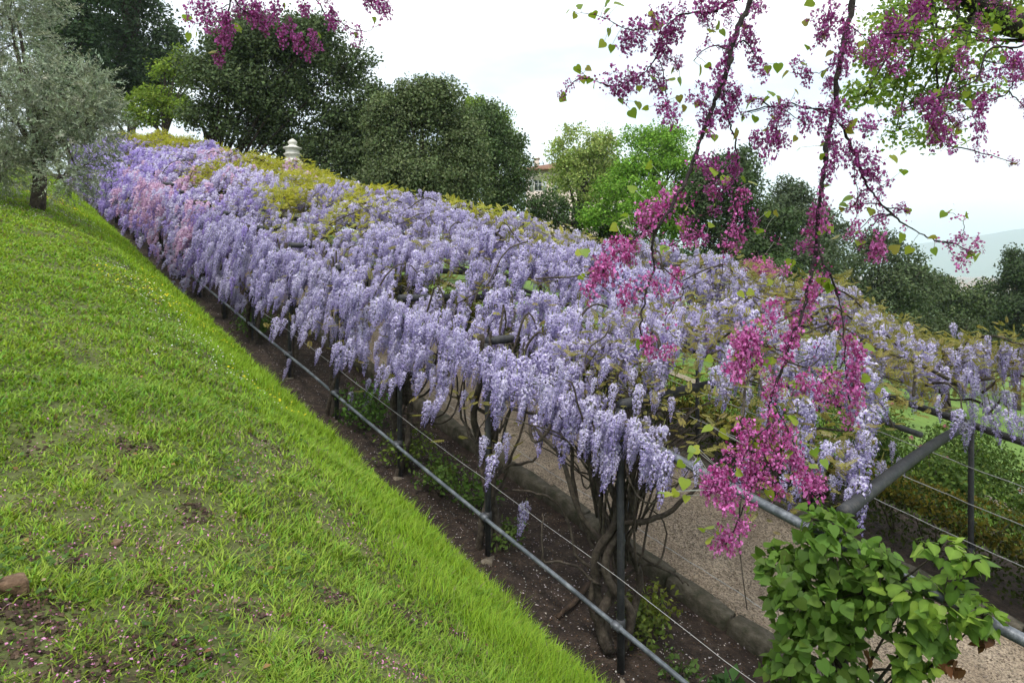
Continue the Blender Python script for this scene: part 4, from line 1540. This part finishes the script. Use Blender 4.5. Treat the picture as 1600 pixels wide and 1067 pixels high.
# broad leaved weeds and clover low on the bank
n = 5200
p = bank_points(n * 3, -6.5, -1.2, -4.2, 12, 1.6)
k = vnoise(p[:, 0], p[:, 1], .6, 98) > .62
p = p[k][:n]
P = np.stack([p[:, 0], p[:, 1], H(p[:, 0], p[:, 1]) + rng.uniform(.01, .06, len(p))], 1)
Mx = basis_yz(rdir(len(p)) * [1, 1, .3], rdir(len(p)) * .5 + [0, 0, 1]) * rng.uniform(.02, .045, len(p))[:, None, None]
MB().inst(LEAF_V * [1.6, 1, 1], LEAF_F, Mx, P, leafcols(len(p), (.085, .16, .035), .3)).build('clover', M['grass'], kind='stuff', label='low clover and weeds in the grass', category='weeds')

# fallen redbud petals on the bare patches
n = 60000
p = bank_points(n, -6.2, -1.6, -4.4, 4, 1.6)
k = (vnoise(p[:, 0], p[:, 1], .28, 99) * .75 + dirt(p[:, 0], p[:, 1]) * .7 > .72) & (np.hypot(p[:, 0] - CAM[0], p[:, 1] - CAM[1]) < 6.5)
p = p[k][:14000]
P = np.stack([p[:, 0], p[:, 1], H(p[:, 0], p[:, 1]) + rng.uniform(.004, .02, len(p))], 1)
Mx = basis_yz(rdir(len(p)) * [1, 1, .3], rdir(len(p)) * .6 + [0, 0, 1]) * rng.uniform(.010, .020, len(p))[:, None, None]
MB().inst(LEAF_V, LEAF_F, Mx, P, leafcols(len(p), (.56, .25, .42), .3, (.18, .05, .09), .45)).build('fallen_petals', M['petal'], kind='stuff', label='fallen magenta redbud petals on the grass', category='petals')

n = 900
p = bank_points(n, -6.2, -1.3, -4.3, 6, 1.6)
P = np.stack([p[:, 0], p[:, 1], H(p[:, 0], p[:, 1]) + rng.uniform(.01, .05, n)], 1)
Mx = basis_yz(rdir(n) * [1, 1, .3], rdir(n) * .6 + [0, 0, 1]) * rng.uniform(.015, .045, n)[:, None, None]
MB().inst(LEAF_V * [1.2, 1, 2], LEAF_F, Mx, P, leafcols(n, (.22, .13, .06), .4, (.30, .24, .14), .4)).build('dead_leaves', M['petal'], kind='stuff', label='scattered dry brown leaves and stalks in the grass', category='dead leaves')

n = 90000
p = bank_points(n, -6.2, -1.3, -4.4, 5, 1.6)
p = p[rng.uniform(size=n) < patch(p[:, 0], p[:, 1])][:9000]
n = len(p)
P = np.stack([p[:, 0], p[:, 1], H(p[:, 0], p[:, 1]) + rng.uniform(-.002, .006, n)], 1)
Mx = basis(rdir(n) * .5 + [0, 0, 1]) * rng.uniform(.008, .02, n)[:, None, None]
MB().inst(np.array([[1, 0, 0], [0, 1, 0], [-1, 0, 0], [0, -1, 0], [0, 0, .8]]), [np.array([[0, 1, 4], [1, 2, 4], [2, 3, 4], [3, 0, 4]])], Mx, P, leafcols(n, (.055, .038, .026), .4, (.10, .07, .045), .25)).build('soil_crumbs', M['petal'], kind='stuff', label='dark crumbly soil in the bare patches of the bank', category='soil')

# daisies and yellow flowers higher on the bank
for nm, cnt, colr, ar, lab in (('daisies', 1700, (.8, .8, .76), (-6, -1.7, 3.5, 21), 'tiny white daisies scattered over the bank'),
                               ('buttercups', 900, (.75, .62, .03), (-3.4, -1.2, 4, 19), 'tiny yellow flowers near the lower edge of the bank')):
    x, y = rng.uniform(ar[0], ar[1], cnt * 3), rng.uniform(ar[2], ar[3], cnt * 3)
    k = vnoise(x, y, 1.7, 101 if nm == 'daisies' else 102) > .52
    x, y = x[k][:cnt], y[k][:cnt]
    fv, ff = [], []
    for q in range(6):
        a = q * math.pi / 3
        fv.append((math.cos(a), math.sin(a), .15))
    ff = [np.array([[0, 1, 2, 3, 4, 5]])]
    P = np.stack([x, y, H(x, y) + rng.uniform(.045, .09, len(x))], 1)
    Mx = basis(rdir(len(x)) * .5 + [0, 0, 1]) * rng.uniform(.006, .0105, len(x))[:, None, None] * (1.7 if nm == 'buttercups' else 1)
    MB().inst(np.array(fv), ff, Mx, P, leafcols(len(x), colr, .06)).build(nm, M['petal'], kind='stuff', label=lab, category='flowers')

# pale petals and chips on the soil bed and gravel on the path
n = 16000
x = rng.uniform(-.66, 1.4, n)
y = rng.uniform(-4, 1, n) + rng.beta(1, 2.4, n) * 24
P = np.stack([x, y, H(x, y, False) + .02 + (vnoise(x, y, .3, 5) - .5) * .05], 1)
Mx = basis_yz(rdir(n) * [1, 1, .2], rdir(n) * .5 + [0, 0, 1]) * rng.uniform(.010, .028, n)[:, None, None]
MB().inst(LEAF_V, LEAF_F, Mx, P, leafcols(n, (.44, .39, .38), .45, (.11, .07, .045), .62)).build('bed_litter', M['petal'], kind='stuff', label='pale fallen petals and chips on the dark soil', category='litter')
n = 16000
x = rng.uniform(1.72, 4.3, n)
y = rng.uniform(-5, 1, n) + rng.beta(1, 2.4, n) * 18
P = np.stack([x, y, H(x, y, False) + .016 + (vnoise(x, y, .9, 6) - .5) * .03], 1)
PB_V = np.array([[1, 0, 0], [0, 1, 0], [-1, 0, 0], [0, -1, 0], [0, 0, .8]])
PB_F = [np.array([[0, 1, 4], [1, 2, 4], [2, 3, 4], [3, 0, 4]])]
Mx = basis(rdir(n) * .3 + [0, 0, 1]) * rng.uniform(.005, .013, n)[:, None, None]
MB().inst(PB_V, PB_F, Mx, P, leafcols(n, (.27, .22, .17), .45, (.14, .11, .08), .4)).build('gravel', M['petal'], kind='stuff', label='loose brown gravel on the path', category='gravel')


# brown stone and smaller fragments on the grass
def rock(px, py, dp, r, lab, sq=(1, .8, .62)):
    d_ = at(px, py, dp) - CAM
    # drop on to the bank along the view ray
    lo, hi = .3, 30.
    for _ in range(60):
        mdl = (lo + hi) / 2
        q = CAM + d_ / dp * mdl
        if q[2] > H(q[0], q[1]):
            lo = mdl
        else:
            hi = mdl
    q = CAM + d_ / dp * lo
    import bmesh
    bm = bmesh.new()
    rk = np.random.default_rng(int(px))
    pts = np.sign(rk.uniform(-1, 1, (22, 3))) * rk.uniform(.55, 1, (22, 3))
    for c_ in pts:
        bm.verts.new(c_)
    hull = bmesh.ops.convex_hull(bm, input=bm.verts)
    bmesh.ops.delete(bm, geom=list({e for e in hull['geom_interior'] if isinstance(e, bmesh.types.BMVert)}), context='VERTS')
    bmesh.ops.bevel(bm, geom=list(bm.edges), offset=.07, segments=1, affect='EDGES')
    bmesh.ops.triangulate(bm, faces=list(bm.faces))
    bm.verts.index_update()
    V = np.array([v.co[:] for v in bm.verts])
    Fc = np.array([[v.index for v in f.verts] for f in bm.faces])
    bm.free()
    V = V * np.array(sq) * r
    a = rng.uniform(0, 3)
    V = V @ np.array([[math.cos(a), math.sin(a), 0], [-math.sin(a), math.cos(a), 0], [0, 0, 1]])
    bb = MB().add(V, Fc)
    me = bb.mesh('stone')
    me.materials.append(M['rock'])
    o = link('stone', me, None, q + [0, 0, r * .28], label=lab, category='stone')


rock(16, 925, 3, .07, 'reddish brown stone lying on the grass at the left edge')
rock(172, 738, 3, .03, 'small tan stone in the grass at left middle', (1, .7, .5))
rock(598, 948, 3, .028, 'flat tan fragment in the grass near the lower middle', (1, .8, .35))
rock(182, 850, 3, .035, 'flat pale stone fragment in the grass above the brown stone', (1, .7, .3))

# ------------------------------------------------------------------ redbud hanging into the view
RD = 2.25
trunk_b = CAM + RT * 1.6 - FW * 2.6
trunk_b[2] = float(H(trunk_b[0], trunk_b[1])) - .1
red = thing('redbud_tree', trunk_b, 'redbud tree with hanging branches of magenta blossom and heart-shaped leaves', 'tree')
zz0 = CAM[2] + 2.0


def R(x, y, dd=0):
    return at(x, y, RD + dd)


b = MB()
head = CAM + RT * .9 + FW * 1.3 + UP * 1.75
b.tube(bez([trunk_b, trunk_b + [0, 0, 1.8], trunk_b * .4 + head * .6 + UP * .5, head, R(1150, -330, .3)], 22), [.13, .11, .075, .05, .03], 9)
b.build('trunk', M['darkbark'], red, True)


def c3(*p):
    return [(860 + x / 2.162, y / 2.162) for x, y in p]


def c6(*p):
    return [(1150 + x / 3.138, 420 + y / 3.138) for x, y in p]


def c1(*p):
    return [(x / 3.2325, y / 3.2325) for x, y in p]


BR = [  # (pixels, depth offsets start/end, radius px start/end)
    ([(1200, -200)] + c3((675, 0), (650, 60), (610, 170), (585, 270), (545, 370), (505, 470), (470, 580), (420, 680), (370, 760), (345, 820), (350, 900), (330, 980)) + [(1000, 505), (1010, 540)], 0, -.15, 7.5, 1.5),
    (c3((420, 680), (330, 770), (230, 850), (170, 930), (110, 985)), -.1, -.2, 3, 1),
    (c3((600, 180), (655, 140), (710, 212)), 0, .1, 3, 1.2),
    (c3((585, 270), (592, 360), (610, 430), (628, 500), (630, 640), (625, 740), (600, 800), (575, 950)), .02, .15, 3, 1),
    (c3((630, 640), (645, 725), (740, 800), (790, 830)), .1, .2, 1.3, .7),
    (c3((350, 900), (400, 920), (450, 985)) + [(1040, 500), (1055, 530)], -.1, -.2, 1.8, .8),
    ([(1345, -220)] + c3((1020, 0), (1005, 80), (990, 150), (970, 260), (965, 340), (950, 410), (935, 480), (925, 560), (915, 650), (905, 740), (895, 850)) + c6((375, 0), (330, 200), (240, 440), (180, 600), (165, 700)) + [(1195, 700), (1180, 745), (1160, 800), (1135, 850)], .25, -.1, 9, 1.6),
    (c3((985, 420), (1040, 550), (1080, 640), (1130, 700), (1200, 760), (1290, 810), (1380, 825)), .2, .35, 4.5, 1.2),
    (c3((1340, 820), (1360, 860), (1420, 875)), .33, .36, 1.1, .7),
    (c3((1380, 825), (1398, 760), (1360, 720)), .35, .38, 1.1, .6),
    (c3((905, 790), (915, 870), (970, 990)) + c6((490, 100), (515, 180), (525, 300), (535, 450), (545, 560), (560, 660)), .1, .0, 3.4, 1.3),
    (c6((535, 450), (450, 540), (340, 590)), .02, -.05, 1.8, .8),
    (c6((545, 560), (480, 620), (380, 650)), .02, -.05, 1.6, .8),
    (c6((490, 240), (430, 330), (380, 440), (330, 520)), .05, .1, 1.3, .6),
    (c6((330, 200), (230, 250), (100, 330), (10, 360)), 0, -.1, 1.8, .7),
    (c6((250, 420), (120, 370), (60, 440), (20, 500)), 0, -.1, 1.6, .7),
    (c6((180, 650), (250, 780), (300, 900), (330, 1000), (400, 1050)), -.05, -.1, 2.0, .8),
    (c6((165, 760), (60, 880), (10, 1000)) + [(1130, 770)], -.08, -.15, 1.8, .8),
    ([(1190, 705), (1215, 745), (1250, 760), (1285, 755)], -.08, -.05, 1.6, .7),
    (c3((640, 0), (600, 5), (560, 40), (470, 45), (400, 80), (360, 190), (310, 250), (220, 290), (140, 270), (90, 235)), 0, .2, 3.6, .7),
    (c3((400, 80), (270, 100), (180, 60), (80, 40)), .1, .2, 1.8, .6),
    (c3((360, 190), (385, 260), (395, 340), (390, 390)), .1, .12, 1.5, .7),
    (c3((950, 370), (870, 365), (770, 360), (650, 385)), .15, .1, 2, .8),
    (c3((780, 360), (760, 430), (700, 490)), .1, .05, 1.2, .6),
    (c3((985, 200), (920, 240), (830, 250)), .2, .25, 1.6, .7),
    (c3((980, 420), (1080, 440), (1120, 400)), .15, .2, 1.6, .7),
    (c3((1020, 540), (1040, 690), (1010, 790)), .2, .2, 1.2, .6),
    (c3((1100, 680), (1110, 750), (1100, 850)), .25, .25, 1.0, .6),
    (c3((1005, 80), (1080, 140), (1180, 220)), .2, .3, 1.8, .7),
    (c3((1010, 60), (940, 90), (890, 170)), .2, .15, 1.5, .7),
    ([(1660, 20), (1600, 70)] + c3((1480, 170), (1440, 270), (1330, 320), (1270, 360), (1300, 450), (1340, 490)), .45, .3, 4, .8),
    ([(1660, 60)] + c3((1590, 250), (1540, 320), (1470, 350), (1430, 420)), .45, .35, 2.6, .7),
    ([(1450, -60)] + c3((1250, 0), (1170, 90), (1090, 130)), .4, .3, 2.4, .8),
    ([(1460, -60)] + c3((1440, 0), (1410, 130), (1390, 210)), .4, .3, 2, .7),
    ([(380, -90)] + c1((1160, 0), (1150, 100), (1130, 190), (1100, 340)), .5, .5, 3, 1),
    ([(370, -60)] + c1((1190, 0), (1240, 60), (1293, 90)) + [(430, 55), (490, 72)], .5, .55, 3, .8),
    (c1((1060, 40), (1010, 120), (940, 95)), .5, .5, 1.6, .6),
    ([(395, -40), (360, 5), (330, 20), (318, 40)], .5, .5, 2, .8),
    ([(450, -80), (500, 10), (530, 35), (570, 50), (600, 35)], .55, .6, 2.6, .7),
    ([(520, -60), (560, -5), (610, 5)], .55, .6, 2, .7),
]
segs = []
for pts, d0, d1, r0, r1 in BR:
    n = len(pts)
    dd = np.linspace(d0, d1, n) + np.sin(np.arange(n) * 1.3 + len(segs)) * .03
    q = bez([R(x, y, e) for (x, y), e in zip(pts, dd)], 6 * n)
    q = q + (rng.normal(size=q.shape) * .0025)
    rr = np.linspace(r0, r1, len(q)) * RD / F * .62 * (1 + .12 * rng.normal(size=len(q)))
    MB().tube(q, rr, 6).build('branch', M['darkbark'], red, True)
    segs.append(q)
mains = [0, 3, 6, 7, 10, 19, 22, 30, 31, 32, 33]
twig_tips = []
twp = []
for k in range(64):
    q = segs[mains[k % len(mains)]]
    i = rng.integers(int(len(q) * .15), len(q))
    st = q[i]
    if (st - CAM)[2] < -.05:
        continue
    sgn = rng.choice([-1, 1])
    ln = rng.uniform(.07, .22)
    e = st + RT * sgn * ln * rng.uniform(.5, 1) - UP * ln * rng.uniform(.0, .9) + FW * rng.uniform(-.1, .1)
    tq = bez([st, (st + e) / 2 + UP * rng.uniform(0, .04), e], 10) + rng.normal(size=(10, 3)) * .002
    MB().tube(tq, np.linspace(.003, .0012, 10), 5).build('branch', M['darkbark'], red, True)
    twp.append(tq[3:])
    twig_tips.append(e)
segs += twp
allp = np.concatenate(segs)
# linking limbs overhead, out of frame
for s_ in [segs[0], segs[6], segs[30], segs[31], segs[32], segs[33], segs[34], segs[35], segs[38], segs[39], segs[37]]:
    e = head + rdir(1)[0] * .15
    MB().tube(bez([e, (e + s_[0]) / 2 + UP * .25, s_[0]], 12), [.03, .015, .009], 6).build('branch', M['darkbark'], red, True)

# blossom cluster meshes
CM = []
for q in range(10):
    darkened = q >= 5  # copies for upper clusters; their shade against the sky is put into the colour
    r_ = np.random.default_rng(200 + q)
    nf = 46
    d = unit(r_.normal(size=(nf, 3)))
    P = d * (r_.uniform(.1, 1.25, nf) ** .7)[:, None] * [.9, .9, 1.1]
    yy = unit(d + r_.normal(size=(nf, 3)) * .5 - [0, 0, .3])
    B = basis_yz(yy, unit(r_.normal(size=(nf, 3)))) * r_.uniform(.36, .52, nf)[:, None, None]
    tv = np.array([[0, -.55, 0], [-.10, -.1, .10], [.10, -.1, -.08],               # calyx
                   [-.42, .15, .12], [0, -.08, -.05], [.42, .15, .12], [0, .62, .22],   # banner
                   [-.2, .0, -.3], [0, .5, -.38], [.2, .0, -.3]])                      # keel
    tf = [np.array([[0, 2, 1], [7, 9, 8]]), np.array([[3, 4, 5, 6]])]
    cc = np.zeros((nf, 10, 3))
    cc[:, :3] = np.array([.20, .02, .09])
    br = r_.uniform(.75, 1.25, (nf, 1, 1))
    cc[:, 3:7] = np.array([.60, .19, .46]) * br
    cc[:, 7:] = np.array([.46, .08, .30]) * br
    cc[r_.uniform(size=nf) < .2, 3:] = np.array([.36, .04, .20])
    if darkened:
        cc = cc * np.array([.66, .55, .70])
    me = MB().inst(tv, tf, B, P, cc).mesh('blossom')
    me.materials.append(M['redbud'])
    CM.append(me)
blobs = c3((440, 20), (390, 110), (450, 130), (360, 170), (300, 110), (270, 155), (310, 260), (290, 285), (230, 290), (385, 300), (390, 375), (580, 300), (640, 290), (600, 200), (690, 210), (490, 300), (535, 415), (620, 390), (690, 40),
           (600, 70), (690, 150), (510, 545), (620, 560), (690, 480), (770, 390), (800, 490), (760, 440), (540, 645), (370, 665), (330, 760), (445, 660), (440, 755), (500, 800), (290, 820), (630, 705), (600, 840), (620, 765), (280, 870),
           (170, 900), (130, 980), (250, 980), (330, 940), (420, 950), (1000, 100), (1000, 180), (990, 240), (940, 50), (920, 100), (1110, 130), (1170, 100), (1180, 220), (1080, 180), (1250, 40), (1330, 10), (870, 250), (930, 300),
           (880, 430), (970, 390), (950, 460), (1000, 520), (1080, 440), (1060, 490), (1100, 600), (1060, 580), (960, 560), (890, 710), (930, 690), (1040, 690), (1010, 790), (1140, 750), (1110, 810), (1115, 860), (900, 850), (870, 800),
           (1280, 360), (1350, 340), (1290, 430), (1330, 480), (1390, 200), (1470, 360), (1450, 400), (1510, 260), (1570, 210), (1385, 795), (1380, 895), (880, 970), (380, 20), (550, 20), (350, 700), (310, 730), (390, 700), (250, 830), (150, 940), (200, 880))
blobs += c6((300, 285), (310, 240), (290, 330), (270, 390), (100, 330), (230, 20), (180, 150), (380, 80), (500, 270), (595, 400), (600, 470), (590, 550), (450, 540), (340, 590), (420, 640), (520, 600), (610, 665), (150, 560), (220, 580), (180, 630),
            (175, 730), (30, 370), (40, 480), (10, 530), (170, 830), (190, 930), (40, 960), (280, 930), (320, 990), (90, 930), (160, 1040), (60, 1040), (400, 1040), (240, 820), (10, 740), (570, 360), (620, 600), (480, 530), (390, 570), (60, 320))
blobs += [(800 + x / 1.95, 520 + y / 1.95) for x, y in ((430, 40), (470, 75), (695, 60), (660, 100), (640, 350), (600, 400), (680, 390), (560, 470), (640, 480), (720, 430), (790, 320), (680, 300), (860, 390), (900, 440), (940, 460), (640, 530), (690, 580),
                                                         (650, 630), (620, 600 + 20), (670, 640), (610, 450), (580, 440), (660, 440), (700, 350), (760, 460))]
blobs += [(330, 8), (345, 30), (350, 60), (342, 92), (372, 10), (395, 25), (318, 30), (410, 40), (440, 62), (465, 72), (490, 68), (430, 20), (470, 20), (520, 20), (545, 45), (575, 10), (600, 6), (400, 5), (360, 40)]
place = []
v = allp - CAM
for i, (x, y) in enumerate(blobs):
    ray = unit(R(x, y, .1) - CAM)
    # nearest branch as seen decides the depth
    tt = v @ ray
    off = np.linalg.norm(v - tt[:, None] * ray, axis=1)
    j = int(np.argmin(off))
    c = CAM + ray * (tt[j] + rng.uniform(-.02, .02))
    if off[j] < .09:
        c = c * .65 + allp[j] * .35
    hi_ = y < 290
    for k in range((4 if i % 3 else 3) if hi_ else (2 if i % 3 else 1)):
        s_ = rng.uniform(.018, .032) if hi_ else rng.uniform(.02, .034)
        j2 = np.clip(j + rng.integers(-3, 4), 0, len(allp) - 1)
        al = (allp[j2] - allp[j]) if np.linalg.norm(allp[j2] - allp[j]) < .1 else 0
        place.append((c + rng.normal(size=3) * (.02 if k else .004) + (al if k else 0), s_, hi_))
for tq in twp:
    for q in tq[rng.permutation(len(tq))[:rng.integers(2, 5)]]:
        place.append((q + rng.normal(size=3) * .008, rng.uniform(.012, .02), True))
place.sort(key=lambda q: -q[1])
first = {}
for i, (c, s_, hi_) in enumerate(place[:300]):
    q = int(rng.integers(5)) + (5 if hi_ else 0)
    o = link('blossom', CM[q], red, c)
    first.setdefault(q, o)
    o.rotation_euler = Euler(rng.uniform(-.4, .4, 3) + [0, 0, rng.uniform(0, 6)])
    o.scale = (s_, s_, s_ * rng.uniform(1.0, 1.6))
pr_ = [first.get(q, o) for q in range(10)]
rst = place[300:]
if rst:
    sc_ = np.array([q[1] for q in rst])
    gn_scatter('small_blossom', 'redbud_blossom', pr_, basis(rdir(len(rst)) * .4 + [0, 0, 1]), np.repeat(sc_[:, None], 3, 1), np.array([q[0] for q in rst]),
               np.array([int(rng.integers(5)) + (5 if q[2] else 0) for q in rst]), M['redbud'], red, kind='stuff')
# small single blossoms dotted along the branches
b = MB()
idx = rng.choice(len(allp), 620)
nf = len(idx) * 3
P = allp[np.repeat(idx, 3)] + rng.normal(size=(nf, 3)) * .011
Mx = basis_yz(rdir(nf), rdir(nf)) * rng.uniform(.008, .013, nf)[:, None, None]
b.inst(LEAF_V * [1.4, 1, 1], LEAF_F, Mx, P, leafcols(nf, (.52, .11, .36), .3, (.3, .03, .16), .3))
b.build('loose_blossom', M['redbud'], red, kind='stuff')

RL = []
for c in [(.26, .34, .04), (.21, .31, .04), (.33, .37, .05), (.30, .27, .06)]:
    v = HEART_V * [1.12, .92, 1]
    me = MB().add(v, HEART_F, np.tile(np.array(c), (len(v), 1))).mesh('leaf', smooth=True)
    me.materials.append(M['vleaf'])
    RL.append(me)
tips = c3((55, 40), (100, 20), (80, 55), (145, 50), (190, 35), (230, 10), (200, 110), (240, 110), (175, 150), (205, 165), (345, 45), (370, 85), (350, 90), (95, 235), (130, 232), (110, 270), (145, 285), (130, 272), (262, 235), (280, 385), (300, 355), (320, 365),
          (350, 265), (410, 240), (408, 265), (440, 275), (435, 335), (455, 365), (420, 350), (535, 225), (510, 240), (570, 90), (585, 110), (555, 465), (630, 455), (680, 335), (750, 315), (775, 335), (725, 335), (790, 250), (770, 230), (735, 235),
          (815, 210), (835, 310), (860, 215), (870, 160), (860, 75), (875, 10), (925, 120), (940, 100), (920, 250), (930, 330), (825, 470), (775, 460), (835, 505), (940, 180), (690, 405), (275, 635), (330, 560), (300, 300), (240, 740), (250, 725), (215, 770),
          (485, 715), (545, 760), (555, 580), (655, 605), (685, 615), (735, 725), (760, 720), (925, 485), (920, 525), (935, 625), (1090, 240), (1085, 345), (1045, 150), (1215, 285), (1290, 210), (1385, 80), (1385, 145), (1470, 235), (1420, 355), (1405, 320),
          (1365, 425), (1400, 480), (1165, 535), (1190, 515), (1195, 580), (1000, 670), (990, 690), (1085, 715), (960, 800), (945, 770), (920, 775), (1345, 715), (1405, 730), (1325, 725), (1300, 850), (1290, 800), (1440, 865), (1415, 860), (1420, 885), (1210, 845),
          (1190, 805), (1165, 840), (950, 970), (740, 955), (720, 880), (430, 340), (100, 850), (115, 850), (105, 935), (210, 930), (295, 985), (1560, 235), (1530, 200), (1595, 105), (1510, 95), (190, 5), (500, 350))
tips += c6((170, 65), (30, 125), (75, 115), (450, 80), (455, 95), (580, 345), (660, 385), (640, 540), (690, 610), (700, 600), (10, 425), (180, 455), (150, 460), (290, 740), (260, 735), (90, 870), (100, 880), (300, 855), (385, 900), (440, 955), (385, 965), (250, 905), (280, 570), (20, 1000), (500, 390))
tips += [(800 + x / 1.95, 520 + y / 1.95) for x, y in ((592, 290), (545, 355), (555, 355), (540, 375), (560, 390), (512, 402), (525, 460), (475, 490), (578, 597), (600, 590), (630, 600), (597, 630), (785, 495), (720, 540), (850, 265), (870, 335), (740, 350), (385, 35), (600, 80), (620, 175), (530, 505), (460, 485), (495, 490), (920, 405), (640, 310))]
tips += c1((930, 100), (945, 90), (955, 190), (993, 180), (1070, 262), (1085, 255), (1210, 150), (1205, 140)) + [(575, 35), (585, 30), (555, 55), (445, 10), (370, 45), (500, 55)]
def pix(p):
    d_ = p - CAM
    return 800 + F * (d_ @ RT) / (d_ @ FW), HY - F * d_[2] / (d_ @ FW)


tips += [pix(p) for p in twig_tips]
for i, (x, y) in enumerate(tips[:300]):
    ray = unit(R(x, y, .1) - CAM)
    v = allp - CAM
    tt = v @ ray
    off = np.linalg.norm(v - tt[:, None] * ray, axis=1)
    j = int(np.argmin(off))
    c = CAM + ray * (tt[j] + rng.uniform(-.03, .03))
    ax = unit(c - allp[j]) * .6 + [0, 0, -.45] + rng.normal(size=3) * .35
    nr = -ray * rng.uniform(-.1, .9) + UP * .7 + rng.normal(size=3) * .5
    Bx = basis_yz(ax[None], nr[None])[0]
    s_ = rng.uniform(.024, .042)
    o = link('leaf', RL[random.choices(range(4), [4, 3, 2, 1])[0]], red, c - Bx[:, 1] * s_ * .4)
    o.rotation_euler = Matrix(Bx.tolist()).to_euler()
    o.scale = (s_,) * 3
    if off[j] > .02:
        MB().tube(bez([allp[j], (allp[j] + c) / 2 + UP * .005, c - Bx[:, 1] * s_ * .4], 4), [.0012, .0008], 3).build('leaf_stalk', M['vleaf'], red)

# ------------------------------------------------------------------ air between here and the hills
hz, hn, hl, hb = mat('haze')
hn.remove(hb)
pvn = hn.new('ShaderNodeVolumePrincipled')
pvn.inputs['Color'].default_value = (.78, .89, 1, 1)
pvn.inputs['Density'].default_value = 2.0e-4
pvn.inputs['Anisotropy'].default_value = 0
hl(pvn.outputs['Volume'], hn['Material Output'].inputs['Volume'])
MB().box((-14000, -14000, -150), (14000, 14000, 640)).build('haze', hz, kind='stuff', label='pale haze in front of the far hills', category='haze')
